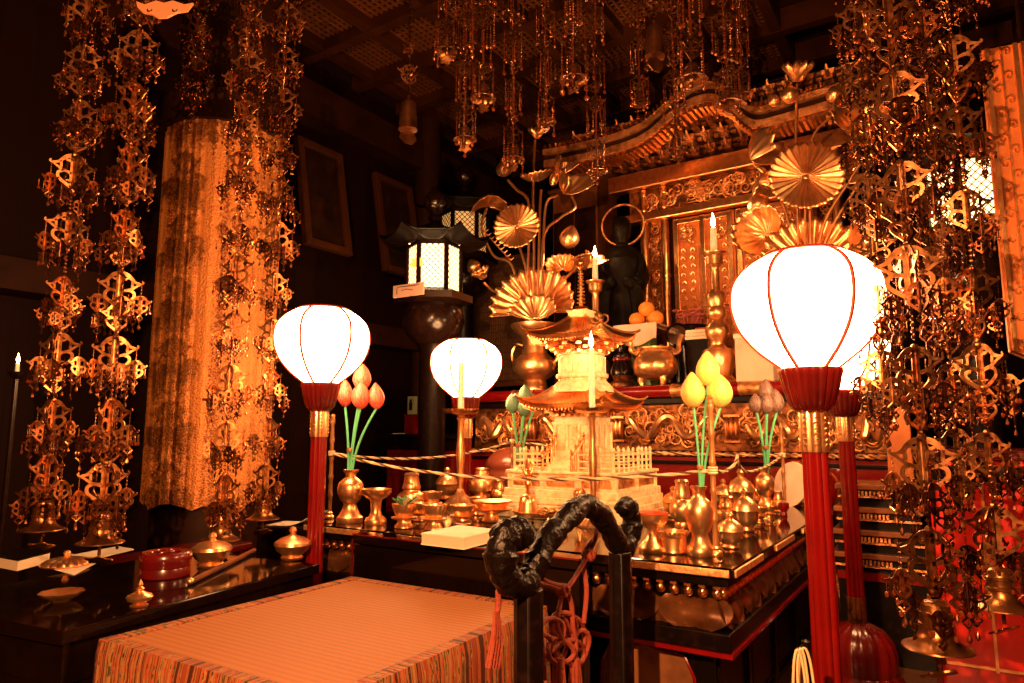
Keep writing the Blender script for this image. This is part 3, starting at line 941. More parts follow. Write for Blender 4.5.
for i in range(9):
    a = rnd.random() * 6.28; r = rnd.random() * 8 * s
    lf = MB()
    lf.M = Matrix.Translation((r * cos(a), r * sin(a), 23 * s)) @ Matrix.Rotation(a, 4, 'Z') @ Matrix.Rotation(-RAD(35), 4, 'Y')
    lf.grid(lambda u, v: ((v - .2) * 14 * s, (u - .5) * 8 * s * sin(pi * (.1 + .9 * v)), abs(u - .5) * 3 * s + .5 * s), 4, 6)
    o = part('leaf', lf, LEAFG if i % 3 else mat('pale_leaf', (.45, .48, .33), .5), t)
t, s = lathe_thing('offering_cup', 'brass cup with a collar foot, right of the leaf bowl', 'cup', 434, 530, [('cup', CUP, BRASS)], group=VGR)
t, s = lathe_thing('offering_cup', 'brass cup just behind the white book, under the left candlestick', 'cup', 463, 524, [('cup', sc(CUP, 1.02, .75), BRASS)], group=VGR)
t, s = lathe_thing('offering_jar', 'brass jar with a tall waisted cap, behind the leaf bowl', 'jar', 411, 513, [('jar', sc(JAR, 1.0), BRASS), ('cap', sc(JARL, 1.05), BRASS)], group=VGR)
t, s = lathe_thing('lidded_bowl', 'brass bowl with a knobbed domed lid, just left of the left candlestick stem', 'bowl', 447, 499, [('bowl', sc(LIDJ, .82), BRASS), ('lid', sc(LID, .82), BRASS)], group=VGR)
t, s = lathe_thing('offering_jar', 'brass jar with a round cap, right of the left candlestick stem', 'jar', 482, 498, [('jar', sc(JAR, 1.0, .9), BRASS), ('cap', sc(JARL, 1.0, .8), BRASS)], group=VGR)
t, s = lathe_thing('offering_cup', 'small brass cup behind the two front cups, near the left candlestick foot', 'cup', 432, 512, [('cup', sc(CUP, .8, .8), BRASS)], group=VGR)
t, s = lathe_thing('offering_dish', 'wide flat brass dish on a footed stand beside the bell tray', 'dish', 492, 522, [('dish', [(8, 0), (9, 1), (7, 3), (6, 8), (12, 10), (20.5, 12.5), (21, 13.5), (14, 14), (16, 17), (19.5, 19.5), (20, 21), (17, 20), (0, 17.5)], BRASS)], group=VGR)
# bell tray
P = at_z(540, 523, ZA); s = mpp(P)
tr = thing('bell_tray', 'low lobed brass tray carrying the vajra bell in front of the pagoda', 'tray', P, ROT)
m = MB()
def trayf(u, v):
    a = 2 * pi * u; k_ = .86 + .14 * abs(cos(2 * a)) ** .5
    prof = [(0, 9), (.55, 9), (.92, 9), (.95, 11), (1.0, 11.5), (.99, 10), (.93, 7.5), (.5, 7), (0, 7)]
    x = v * 8; i = min(7, int(x)); f = x - i
    r = prof[i][0] * (1 - f) + prof[i + 1][0] * f; z = prof[i][1] * (1 - f) + prof[i + 1][1] * f
    return (30 * s * r * k_ * cos(a), 22 * s * r * k_ * sin(a), z * s)
m.grid(trayf, 64, 16, wrap=True)
part('tray', m, BRASS, tr)
for i in range(4):
    a = pi / 4 + pi / 2 * i
    q = MB(); q.tube([(22 * s * cos(a), 15 * s * sin(a), 7.6 * s), (24 * s * cos(a), 17 * s * sin(a), 4 * s), (21 * s * cos(a), 14.5 * s * sin(a), 1.6 * s)], [2.6 * s, 2 * s, 1.6 * s], 8)
    part('foot', q, BRASS, tr)
zt = P.z + 9.2 * s
def vajra_end(m, z0, R, h, s, up=1):
    for i in range(4):
        a = pi / 2 * i + .3
        m.tube([(R * .25 * cos(a), R * .25 * sin(a), z0), (R * cos(a), R * sin(a), z0 + up * h * .35), (R * .8 * cos(a), R * .8 * sin(a), z0 + up * h * .7), (0, 0, z0 + up * h)], [R * .26, R * .22, R * .18, R * .05], 6)
    m.tube([(0, 0, z0), (0, 0, z0 + up * h * 1.05)], [R * .2, R * .08], 6)
Pb = at_z(528, 513, zt)
bell = thing('vajra_bell', 'brass prayer bell with a pronged vajra handle, standing on the tray', 'bell', Pb)
part('bell_body', MB().lathe([(10.5 * s, 0), (10.6 * s, 1 * s), (9.4 * s, 5 * s), (8.8 * s, 10 * s), (8.0 * s, 15 * s), (5 * s, 18 * s), (2.5 * s, 19 * s)], 24), BRASS, bell)
m = MB(); m.lathe([(2.2 * s, 18 * s), (2.0 * s, 24 * s), (3.6 * s, 27 * s), (3.6 * s, 30 * s), (2.0 * s, 33 * s), (2.6 * s, 38 * s)], 12); vajra_end(m, 37 * s, 5.5 * s, 18 * s, s)
part('handle', m, GOLD, bell)
Pv = at_z(553, 516, zt)
vj = thing('vajra', 'five-pronged brass vajra lying on the tray right of the bell', 'ritual tool', Pv + Vector((0, 0, 4.5 * s)), .5)
m = MB(); m.M = Matrix.Rotation(pi / 2, 4, 'Y')
m.lathe([(2 * s, -5 * s), (3.4 * s, -2 * s), (3.4 * s, 2 * s), (2 * s, 5 * s)], 12); vajra_end(m, 5 * s, 4.2 * s, 13 * s, s); vajra_end(m, -5 * s, 4.2 * s, 13 * s, s, -1)
part('prongs', m, GOLD, vj)
# jewel finial ornament
t, s = lathe_thing('jewel_stand', 'small brass stand topped by an openwork jewel, in front of the pagoda steps', 'ornament', 580, 523, [('stand', [(8, 0), (8.5, 2), (5, 5), (3, 11), (3, 17), (6, 20), (6.5, 22), (2, 23)], BRASS)], group=VGR)
m = MB()
for i in range(6):
    a = pi * i / 6
    m.tube([(6 * s * cos(a) * cos(q), 6 * s * sin(a) * cos(q), 28 * s + 6 * s * sin(q)) for q in [2 * pi * j / 16 for j in range(16)]], .8 * s, 5, closed=True)
part('jewel', m, GOLD, t)
# right part of the front row
t, s = lathe_thing('offering_stand', 'waisted brass stand with a red-lacquered top, left of the yellow lotus vase', 'offering stand', 653, 551.5, [('stand', [(14, 0), (14.6, 3), (13, 6), (9.5, 10), (6, 15), (5, 20), (6, 23), (12, 26), (15.5, 31), (16.5, 38), (15.6, 38)], BRASS), ('lacquered_top', [(15.8, 36), (15.8, 38.5), (0, 38.8)], mat('vermilion_lacquer', (.85, .035, .012), .3, coat=.3))], group=VGR)
t, s = lathe_thing('ring_box', 'round brass box with a studded rim, beside the yellow lotus vase', 'box', 674, 552.5, [('box', [(12, 0), (13, 1.5), (12.4, 4), (12.6, 15), (14.4, 17), (15, 19), (14.6, 21), (12, 21.5), (11, 18), (0, 17)], BRASS)], group=VGR)
m = MB()
for i in range(22):
    a = 2 * pi * i / 22; m.ball((14.6 * s * cos(a), 14.6 * s * sin(a), 20 * s), 1.5 * s, 6, 4)
part('rim_studs', m, GOLD, t)
def lidded(px, py, k, label, kh=None):
    return lathe_thing('lidded_bowl', label, 'bowl', px, py, [('bowl', sc(LIDJ, k, kh), BRASS), ('lid', sc(LID, k, kh), BRASS)], group=VGR)
def jar(px, py, k, label, kh=None):
    return lathe_thing('offering_jar', label, 'jar', px, py, [('jar', sc(JAR, k, kh), BRASS), ('cap', sc(JARL, k, kh), BRASS)], group=VGR)
def cup(px, py, k, label):
    return lathe_thing('offering_cup', label, 'cup', px, py, [('cup', sc(CUP, k), BRASS)], group=VGR)
jar(683, 527, .95, 'tall-capped brass jar behind the ring box, left of the yellow lotus vase', 1.25)
lidded(674, 517, .80, 'brass lidded bowl at the right foot of the pagoda base')
lidded(731, 548, .92, 'brass lidded bowl right of the bamboo post, nearest the altar corner')
jar(728, 527, .95, 'bright brass jar with a cap, just behind the corner lidded bowl', .82)
lidded(746, 531, .95, 'brass lidded bowl second along the right edge of the altar', 1.1)
cup(759, 523, .62, 'small brass cup third along the right edge of the altar')
lidded(742, 513, .95, 'large brass lidded pot behind the row on the right edge', 1.15)
jar(757, 508, .62, 'small brass jar in front of the dark lotus vase')
cup(769, 520, .55, 'small brass cup fourth along the right edge of the altar')
jar(779, 512, .55, 'small brass jar last along the right edge of the altar')
lidded(724, 508, .75, 'small brass lidded bowl between the yellow and the dark lotus vases')
cup(699, 521, .7, 'brass cup behind the yellow lotus vase')
t, s = lathe_thing('offering_cup', 'small red cup among the brass vessels at the right end of the altar', 'cup', 784, 516, [('cup', [(3, 0), (3.4, 1), (2.4, 4), (5, 8), (5.4, 13), (4.6, 13), (3.5, 9), (0, 8)], RED)], group=VGR)
# small offerings seen on the left half between the vases
jar(500, 503, .62, 'small brass jar left of the pagoda base, by the green lotus vase')
cup(420, 521, .72, 'small brass cup between the leaf bowl and the next cup')
cup(478, 515, .7, 'small brass cup left of the wide flat dish')

# ================================================================== gilded pagoda
pc_ = room(-.035, .02, ZA)
pg = thing('gilded_pagoda', 'gilded model pagoda with two tiled roofs and a stepped railed base', 'pagoda', pc_, ROT)
S = .0042
def pbox(m, hw, hd, z0, z1, cx=0, cy=0, mi=0): m.box((cx, cy, (z0 + z1) / 2), (hw * 2, hd * 2, z1 - z0), mi=mi)
m = MB()
for i, (hw, z0, z1) in enumerate(((.285, 0, .03), (.275, .03, .055), (.262, .055, .085), (.255, .085, .115))):
    pbox(m, hw, hw * .86, z0, z1)
part('stepped_base', m, PALEGOLD, pg, False, bevel=.004)
m = MB(); pbox(m, .235, .20, .115, .175); pbox(m, .25, .215, .175, .187)
part('plinth', m, PALEGOLD, pg, False, bevel=.003)
for s_ in range(4):
    for i in range(3 if s_ % 2 == 0 else 2):
        n_ = 3 if s_ % 2 == 0 else 2
        hwd = .235 if s_ % 2 == 0 else .20; dist = .20 if s_ % 2 == 0 else .235
        x = (i - (n_ - 1) / 2) * (2 * hwd / n_)
        q = MB(); q.M = Matrix.Rotation(s_ * pi / 2, 4, 'Z') @ Matrix.Translation((x, -dist - .0015, .145))
        a = hwd / n_ - .016
        poly = [(-a, -.02), (a, -.02), (a, .004)] + [(a * cos(t_ * pi / 8), .004 + .018 * sin(t_ * pi / 8)) for t_ in range(1, 8)] + [(-a, .004)]
        q.prism(poly, .003)
        part('arched_panel', q, CARVED, pg, False)
        st_ = MB(); st_.M = Matrix.Rotation(s_ * pi / 2, 4, 'Z')
        st_.box((x - hwd / n_, -dist - .004, .145), (.014, .012, .06))
        part('plinth_stile', st_, PALEGOLD, pg, False)
# steps with side rails
m = MB()
for i in range(6):
    pbox(m, .055, .0125, .187, .187 + .012 * (i + 1), cx=-.01, cy=-.205 + .022 * i + .0125)
pbox(m, .055, .06, .187, .262, cx=-.01, cy=-.06)
part('stairs', m, PALEGOLD, pg, False)
for sx in (-1, 1):
    q = MB()
    q.tube([(-.01 + sx * .065, -.215, .235), (-.01 + sx * .065, -.10, .31)], .006, 6)
    for i in range(4):
        y = -.21 + .036 * i
        q.tube([(-.01 + sx * .065, y, .187), (-.01 + sx * .065, y, .25 + .022 * i)], .005, 6)
        q.ball((-.01 + sx * .065, y, .262 + .022 * i), (.007, .007, .011), 6, 5)
    part('stair_rail', q, GOLD, pg)
def railing(M, x0, x1, d):
    q = MB(); q.M = M
    for z in (.20, .225, .25): q.tube([(x0, -d, z), (x1, -d, z)], .0038, 5)
    k_ = max(2, int((x1 - x0) / .045))
    for i in range(k_ + 1):
        x = x0 + (x1 - x0) * i / k_
        q.tube([(x, -d, .187), (x, -d, .258)], .0042, 5); q.ball((x, -d, .268), (.006, .006, .012), 6, 5)
    part('railing', q, PALEGOLD, pg)
railing(Matrix.Identity(4), -.22, -.085, .19); railing(Matrix.Identity(4), .075, .22, .19)
for s_ in (1, 2, 3):
    Mx = Matrix.Rotation(s_ * pi / 2, 4, 'Z')
    if s_ == 2: railing(Mx, -.22, .22, .19)
    else: railing(Mx, -.185, .185, .225)
# lower hall
m = MB(); pbox(m, .088, .085, .187, .42); pbox(m, .098, .095, .37, .382); pbox(m, .096, .093, .402, .418); pbox(m, .095, .092, .255, .265)
part('lower_hall', m, PALEGOLD, pg, False)
def facade(M, w2, z0, z1, ncol, d):
    q = MB(); q.M = M
    for i in range(ncol + 1):
        x = -w2 + 2 * w2 * i / ncol
        q.tube([(x, -d - .004, z0), (x, -d - .004, z1)], .007, 8)
    for i in range(ncol):
        xc_ = -w2 + 2 * w2 * (i + .5) / ncol; hw = w2 / ncol - .012
        for j in range(3):
            zc = z0 + (z1 - z0) * (j + .5) / 3
            q.box((xc_, -d - .002, zc), (hw * 2, .005, (z1 - z0) / 3 - .012))
            q.box((xc_, -d - .005, zc), (hw * 1.3, .004, (z1 - z0) / 3 - .028))
    return q
for s_ in range(4):
    d = .085 if s_ % 2 == 0 else .088; w2 = .083 if s_ % 2 == 0 else .08
    part('facade', facade(Matrix.Rotation(s_ * pi / 2, 4, 'Z'), w2, .268, .37, 3, d), PALEGOLD, pg, False)
def roof(m, h0, h1, z0, H, up, nr=26):
    """concave square tiled roof with up-turned corners: h0 eave half-size, h1 top half-size"""
    for s_ in range(4):
        m.M = Matrix.Rotation(s_ * pi / 2, 4, 'Z')
        def fn(u, v, lo=0.0):
            q = (u - .5) * 2
            hh = h0 + (h1 - h0) * (1 - (1 - v) ** 1.0)
            z = z0 + H * (v ** 1.55) + up * abs(q) ** 3.2 * (1 - v) ** 2
            ridge = .0075 * (cos(q * nr * pi) * .5 + .5) * (1 if v > .02 else .6)
            return (q * hh, -hh, z + ridge - lo)
        m.grid(fn, nr * 4, 12)
        m.grid(lambda u, v: (lambda p: (p[0], p[1] + v * .01, z0 + up * abs((u - .5) * 2) ** 3.2 - .016 * v))(fn(u, 0)), 40, 1)
        m.grid(lambda u, v: ((u - .5) * 2 * (h0 * (1 - v) + .1 * v), -(h0 * (1 - v) + .1 * v) + .01, z0 - .016 + up * abs((u - .5) * 2) ** 3.2 * (1 - v)), 40, 4)
        for k_ in range(24):
            q = (k_ + .5) / 24 * 2 - 1
            m.box((q * (h0 - .012), -h0 + .022, z0 - .020 + up * abs(q) ** 3.2), (.006, .04, .007))
    m.M = Matrix.Identity(4)
    for i, j in ((1, 1), (1, -1), (-1, -1), (-1, 1)):
        pts = []
        for k_ in range(9):
            v = k_ / 8; hh = h0 + (h1 - h0) * v
            pts.append((i * hh, j * hh, z0 + H * v ** 1.55 + up * (1 - v) ** 2 + .006))
        m.tube([(i * (h0 + .012), j * (h0 + .012), z0 + up + .016)] + pts, .006, 7)
m = MB(); roof(m, .198, .09, .45, .075, .028, 20); part('lower_roof', m, GOLD, pg)
m = MB()
for l in range(3): 
    for s_ in range(4):
        m.M = Matrix.Rotation(s_ * pi / 2, 4, 'Z')
        for i in range(5 + l):
            m.box(((i - (4 + l) / 2) * .030, -.092 - .022 * l, .412 + .013 * l), (.018, .05, .011))
part('lower_brackets', m, GOLD, pg, False)
part('lotus_dome', MB().lathe([(.135, .505), (.128, .53), (.105, .553), (.098, .556)], 32), PALEGOLD, pg, label='smooth white-gold dome under the drum')
m = MB().lathe([(.094, .553), (.094, .66), (.10, .665), (.10, .675)], 32)
for i in range(16):
    a = 2 * pi * i / 16
    m.box((.095 * cos(a), .095 * sin(a), .605), (.012, .014, .10), rz=a); m.box((.095 * cos(a + .196), .095 * sin(a + .196), .60), (.006, .022, .06), rz=a + .196)
m.lathe([(.108, .565), (.112, .570), (.112, .582), (.105, .586)], 32, caps=False)
part('drum', m, PALEGOLD, pg)
m = MB()
for l in range(4):
    n_ = 16
    for i in range(n_):
        a = 2 * pi * (i + .5 * (l % 2)) / n_
        m.box(((.092 + .019 * l) * cos(a), (.092 + .019 * l) * sin(a), .675 + .014 * l), (.05, .02, .011), rz=a)
part('upper_brackets', m, GOLD, pg, False)
m = MB(); roof(m, .178, .035, .738, .092, .03, 18); part('upper_roof', m, GOLD, pg)
m = MB(); pbox(m, .042, .042, .825, .852); pbox(m, .048, .048, .852, .858); part('finial_box', m, PALEGOLD, pg, False, label='pale square box at the foot of the spire')
pr = [(.03, .858), (.034, .865), (.024, .878), (.010, .882)]
for i in range(9):
    z = .89 + .016 * i; r = .019 - .0009 * i
    pr += [(.007, z), (r, z + .003), (r, z + .007), (.007, z + .010)]
pr += [(.006, 1.045), (.012, 1.052), (.008, 1.065), (.011, 1.073), (.0, 1.09)]
part('spire', MB().lathe(pr, 18), GOLD, pg, label='ringed spire')
# ================================================================== rear platform with carved frieze
def Aof(px, b, py=400): return ab(at_b(px, py, b))[0]
def Zof(px, py, b): return at_b(px, py, b).z
BP = 1.12
ZP = 1.165
PA0, PA1 = -1.42, 1.10
pl = thing('rear_platform', 'long rear altar platform with a red lacquered beam above a gilded dragon-scroll frieze', 'platform', room(0, BP, 0), ROT)
PW = PA1 - PA0; PX = (PA0 + PA1) / 2
def pb(z0, z1, y0, y1, x0=PA0, x1=PA1): return ((x0 + x1) / 2, (y0 + y1) / 2, (z0 + z1) / 2), (x1 - x0, y1 - y0, z1 - z0)
def boxm(z0, z1, y0, y1, x0=PA0, x1=PA1):
    m = MB(); c, s = pb(z0, z1, y0, y1, x0, x1); return m.box(c, s)
part('core', boxm(0, 1.09, .05, 1.9), WOOD, pl, False)
part('top_board', boxm(1.10, ZP, -.02, 1.9), DRED, pl, False, bevel=.012)
m = MB(); m.tube([(PA0, -.02, 1.128), (PA1, -.02, 1.128)], .036, 16)
part('red_beam', m, RED, pl, label='rounded red lacquer beam')
for x in (-1.0, -.55, .05, .42, .93):
    m = MB(); m.tube([(x - .07, -.02, 1.128), (x + .07, -.02, 1.128)], .0375, 16)
    for s_ in (-1, 1): m.tube([(x + s_ * .07, -.02, 1.128), (x + s_ * .078, -.02, 1.128)], .040, 16)
    part('beam_fitting', m, CARVED, pl, label='gilt fitting wrapped round the red beam')
part('dark_ledge', boxm(1.055, 1.092, -.005, .06), BLACKM, pl, False, bevel=.006)
part('frieze_back', boxm(.80, 1.055, .03, .06), DARKGILT, pl, False)
def scrolls(m, x0, x1, z0, z1, R, y, seed, n=None, tw=.006, bulge=.02):
    rnd = random.Random(seed)
    n = n or int((x1 - x0) * (z1 - z0) / (R * R * 1.9))
    for i in range(n):
        r = R * rnd.uniform(.5, 1.05)
        cx = rnd.uniform(x0 + r * .8, x1 - r * .8); cz = rnd.uniform(z0 + r * .8, z1 - r * .8)
        a0 = rnd.random() * 6.28; tu = rnd.choice((-1, 1)) * rnd.uniform(1.2, 1.8)
        pts = []; rr = []
        k_ = 14
        yb = y - rnd.random() * bulge
        for j in range(k_ + 1):
            t = j / k_; q = r * (1 - .8 * t); a = a0 + tu * 2 * pi * t
            pts.append((cx + q * cos(a), yb - .012 * sin(t * pi), cz + q * sin(a))); rr.append(tw * (1.15 - .75 * t) * rnd.uniform(.85, 1.2))
        tail = [(pts[0][0] + r * .9 * cos(a0 - tu * .6), yb + .01, pts[0][2] + r * .9 * sin(a0 - tu * .6))]
        m.tube(tail + pts, [tw * .3] + rr, 5)
# frieze in bays, a dragon body weaving through the scrolls in each
BAYS = [(-1.40, -.99), (-.93, -.40), (-.34, .26), (.32, .80), (.86, 1.08)]
for i, (x0, x1) in enumerate(BAYS):
    m = MB(); scrolls(m, x0, x1, .81, 1.045, .052, .025, 10 + i, n=int((x1 - x0) * 95))
    part('scroll_carving', m, CARVED, pl)
    d = MB(); pts = []; rr = []
    for k_ in range(40):
        t = k_ / 39
        pts.append((x0 + .05 + (x1 - x0 - .1) * t, -.012 - .012 * sin(t * 21), .93 + .055 * sin(t * 13 + i))); rr.append(.021 * (sin(pi * min(1, .12 + t * .95)) ** .6) + .003)
    d.tube(spline(pts, 2), [rr[min(39, int(q / 2))] for q in range(79)], 8)
    for k_ in range(14):
        p = pts[2 + k_ * 2]; d.lathe([(.008, 0), (0, .022)], 5, (p[0], p[1], p[2] + .014))
    part('dragon_carving', d, LEAFGOLD, pl, label='gilded dragon body winding through the scrolls')
for x in (-.96, -.37, .29, .83):
    m = MB()
    for k_ in range(3):
        m.ball((x - .026 + .026 * k_, -.012, .915), (.015, .022, .062), 10, 8)
    m.box((x, .01, .85), (.085, .05, .012)); m.box((x, .01, .985), (.085, .05, .012))
    part('ribbed_boss', m, GOLD, pl, label='gilt ribbed boss between the frieze panels')
part('lower_moulding', boxm(.765, .80, -.01, .06), BLACKM, pl, False, bevel=.006)
m = MB()
for ph in (0, pi):
    m.tube([(PA0 + PW * k_ / 300, -.02 + .008 * cos(k_ * .62 + ph), .783 + .008 * sin(k_ * .62 + ph)) for k_ in range(301)], .007, 5)
part('twisted_moulding', m, CARVED, pl)
part('red_dado', boxm(.50, .765, .0, .06), RED, pl, False)
part('dado_rail', boxm(.725, .745, -.012, .01), BLACKM, pl, False, bevel=.004)
part('lower_step', boxm(0, .50, -.06, .06), BLACKM, pl, False, bevel=.006)

# ================================================================== shrine with carved doors
BZ = 1.85
sx0 = Aof(649, BZ); sx1 = Aof(670, BZ); sd0 = Aof(677, BZ)
SCX = Aof(742, BZ)                      # door meeting line
shr = thing('shrine_cabinet', 'gilded shrine with carved double doors under a dark curved cusped-gable roof', 'shrine', room(SCX, BZ, ZP), ROT)
def X(px): return Aof(px, BZ) - SCX
def Z(px, py): return Zof(px, py, BZ) - ZP
wD = SCX - sd0
zd1 = Z(690, 216); zl = Z(670, 186); zt_ = Z(670, 168)
HS = zt_
part('plinth', MB().box((0, .35, .03), (2 * (SCX - sx0) + .2, .9, .06)), DARKGILT, shr, False, bevel=.008)
part('cabinet_body', MB().box((0, .45, zt_ / 2 + .1), (2 * (SCX - sx0) - .02, .75, zt_ + .2)), WOOD, shr, False)
for sg in (-1, 1):
    # two round pillars with a carved strip between them on either side of the doors
    for xx in (sx0, sx1):
        m = MB().lathe([(.030, .05), (.030, zl)], 18, (sg * (SCX - xx), .0, 0))
        for zz in (.08, .22, zl * .55, zl - .16, zl - .05): m.lathe([(.033, zz), (.035, zz + .006), (.035, zz + .022), (.033, zz + .028)], 18, (sg * (SCX - xx), 0, 0), caps=False)
        part('pillar', m, GOLD, shr)
    xm = sg * (SCX - (sx0 + sx1) / 2)
    m = MB(); scrolls(m, xm - .045, xm + .045, .1, zl - .04, .036, .03, 50 + sg, n=46, tw=.005)
    part('carved_strip', m, CARVED, shr)
    part('strip_back', MB().box((xm, .05, zl / 2 + .04), (.13, .02, zl - .04)), DARKGILT, shr, False)
    # door leaf
    dx = sg * wD / 2
    dl = part('door', MB().box((dx, .03, (zd1 + .07) / 2), (wD - .006, .03, zd1 - .07)), ORWOOD, shr, False, bevel=.004)
    f = MB()
    for xx in (dx - wD / 2 + .03, dx, dx + wD / 2 - .03): f.box((xx, .008, (zd1 + .07) / 2), (.034, .03, zd1 - .08))
    for zz in (.09, .30, zd1 - .03): f.box((dx, .008, zz), (wD - .03, .03, .032))
    part('door_frame', f, GOLD, dl, False, bevel=.004)
    for q in (-1, 1):
        xc = dx + q * wD / 4
        hw = wD / 4 - .035
        r = MB()
        r.M = Matrix.Translation((xc, .008, zd1 - .12)) @ Matrix.Rotation(pi / 2, 4, 'X')
        for rr in (.052, .036, .016): r.tube([(rr * cos(2 * pi * k_ / 20), rr * sin(2 * pi * k_ / 20), 0) for k_ in range(20)], .007, 6, closed=True)
        r.M = Matrix.Identity(4)
        scrolls(r, xc - hw, xc + hw, zd1 - .20, zd1 - .045, .022, .012, 71 + q, n=10, tw=.004)
        part('round_crest', r, LEAFGOLD, dl)
        r = MB()
        for cxx in (xc - hw * .45, xc + hw * .45):
            nz = 12
            for k_ in range(nz):
                zc = .34 + (zd1 - .24 - .34) * k_ / (nz - 1)
                s2 = 1 if k_ % 2 else -1
                r.tube([(cxx + s2 * .016 * cos(a) * (1 - a / 9), .008 - .006 * sin(a), zc + .02 * sin(a) * (1 - a / 9)) for a in [j * .6 for j in range(11)]], [.0062 * (1 - j / 16) for j in range(11)], 5)
        for q2 in (-1, 1): r.tube([(xc + q2 * hw, .01, .33), (xc + q2 * hw, .01, zd1 - .22)], .004, 5)
        part('scroll_column', r, LEAFGOLD, dl)
        r = MB(); scrolls(r, xc - hw, xc + hw, .11, .28, .035, .012, 90 + q, n=14, tw=.005)
        part('lower_panel', r, CARVED, dl)
W2 = SCX - sx0 + .12
part('lower_beam', MB().box((0, -.02, zd1 + .035), (2 * W2 + .12, .07, .06)), GOLD, shr, False, bevel=.008, label='plain gilt tie beam above the doors')
m = MB(); scrolls(m, -W2, W2, zd1 + .08, zl, .05, .0, 33, tw=.007, n=70)
part('lintel_carving', m, CARVED, shr)
part('lintel_back', MB().box((0, .04, (zd1 + zl) / 2 + .04), (2 * W2, .02, zl - zd1)), DARKGILT, shr, False)
part('upper_beam', MB().box((0, -.03, (zl + zt_) / 2), (2 * W2 + .25, .08, zt_ - zl - .01)), GOLD, shr, False, bevel=.008)
# stepped bracket complexes
NB = 4
for l in range(NB):
    m = MB()
    zz = zt_ + .035 + .062 * l; yy = -.05 - .075 * l; ww = W2 + .10 + .045 * l
    n = int(2 * ww / .105)
    for i in range(n + 1):
        x = -ww + 2 * ww * i / n
        m.box((x, yy + .02, zz - .008), (.045, .13, .026)); m.box((x, yy - .03, zz + .016), (.062, .06, .026), taper=1.15)
        m.box((x + ww / n, yy, zz + .005), (.03, .03, .018))
        m.tube([(x, yy - .05, zz), (x, yy - .10, zz + .012), (x, yy - .115, zz + .038)], [.014, .012, .006], 5)
    m.box((0, yy - .005, zz + .038), (2 * ww + .06, .03, .016))
    part('bracket_row', m, DARKGILT if l % 2 == 0 else CARVED, shr, False)
    part('bracket_back', MB().box((0, yy + .09, zz), (2 * ww, .06, .06)), WOOD, shr, False)
# cusped gable roof
BE = 1.42
gp = [(545, 158), (568, 154), (600, 147), (632, 137), (650, 127), (666, 113), (687, 98), (708, 91), (727, 96), (742, 110), (756, 117), (776, 113), (800, 106), (830, 97), (868, 84), (900, 74)]
gc = []
for x, y in gp:
    P = at_b(x, y, BE); a, b = ab(P); gc.append((a - SCX, 0, P.z - ZP))
gc = spline(gc, 4)
yb0, yb1 = BE - BZ, .75
def strip(m, o0, o1, y0, y1, lift0=0):
    n = len(gc); vs = []; fs = []
    for p in gc:
        for y, o in ((y0, o0), (y0, o1), (y1, o1 + lift0), (y1, o0 + lift0)): vs.append((p.x, y, p.z + o))
    for i in range(n - 1):
        for k_ in range(4):
            k2 = (k_ + 1) % 4
            fs.append((i * 4 + k_, i * 4 + k2, (i + 1) * 4 + k2, (i + 1) * 4 + k_))
    fs += [(0, 1, 2, 3), tuple((n - 1) * 4 + k_ for k_ in (3, 2, 1, 0))]
    m.add(vs, fs)
m = MB(); strip(m, -.02, .05, yb0, yb1, .12); part('roof_shell', m, WOODM, shr)
m = MB(); strip(m, -.075, -.025, yb0 - .02, yb0 + .04); part('gable_board', m, CARVED, shr, label='gilt gable board following the cusped eave')
m = MB(); strip(m, .012, .05, yb0 - .035, yb0 + .02); part('eave_edge', m, CARVED, shr)
m = MB(); strip(m, -.022, .008, yb0 - .01, yb0 + .03); part('dark_fillet', m, WOOD, shr)
m = MB(); acc = 0; last = gc[0]
for p in gc[1:]:
    d = (p - last).length
    k_ = int((acc + d) / .034) - int(acc / .034)
    for j in range(k_):
        q = last.lerp(p, (j + .5) / max(1, k_)); m.box((q.x, yb0 + .06, q.z - .092), (.017, .14, .024))
        m.box((q.x, yb0 - .02, q.z + .066), (.013, .05, .022))
    acc += d; last = p
part('rafter_ends', m, GOLD, shr, False)

# ================================================================== dark statue beside the shrine
PS = at_b(625, 390, 1.57)
st = thing('robed_statue', 'dark standing robed statue with a thin halo ring, left of the shrine doors', 'statue', (PS.x, PS.y, ZP), ROT + .25)
sS = mpp(PS)
prof = [(0.0, .02), (25, 10), (24, 30), (22, 55), (20, 80), (18, 100), (18.5, 115), (20.5, 126), (20, 137), (15, 145), (7, 149), (5.5, 153), (7.6, 157), (9.6, 163), (9.8, 169), (8.4, 175), (4.5, 179.5), (0, 181)]
pr = spline([(r * sS, 0, h * sS) for r, h in prof], 3)
def stf(u, v):
    i = min(int(v * (len(pr) - 1)), len(pr) - 1); p = pr[i]; a = 2 * pi * u
    hs = p.z / sS
    fold = 1 + (.05 * sin(a * 9 + hs * .04) if hs < 100 else 0)
    dp = .62 if hs < 148 else .95
    r = max(0, p.x) * fold
    fx = 1.0
    y = r * sin(a) * dp
    if 90 < hs < 135 and sin(a) < 0: y *= 1.25
    return (r * cos(a) * fx, y, p.z)
m = MB().grid(stf, 36, len(pr) - 1, wrap=True)
for sg in (-1, 1):
    m.tube(spline([(sg * 15 * sS, 0, 137 * sS), (sg * 20 * sS, -3 * sS, 116 * sS), (sg * 15 * sS, -15 * sS, 104 * sS), (sg * 5 * sS, -20 * sS, 110 * sS)], 5), [7 * sS] * 5 + [8 * sS] * 5 + [6 * sS] * 5 + [3.5 * sS], 10)
    m.tube([(sg * 15 * sS, -14 * sS, 102 * sS), (sg * 17 * sS, -12 * sS, 60 * sS), (sg * 16 * sS, -10 * sS, 45 * sS)], [7 * sS, 5 * sS, 2 * sS], 8)
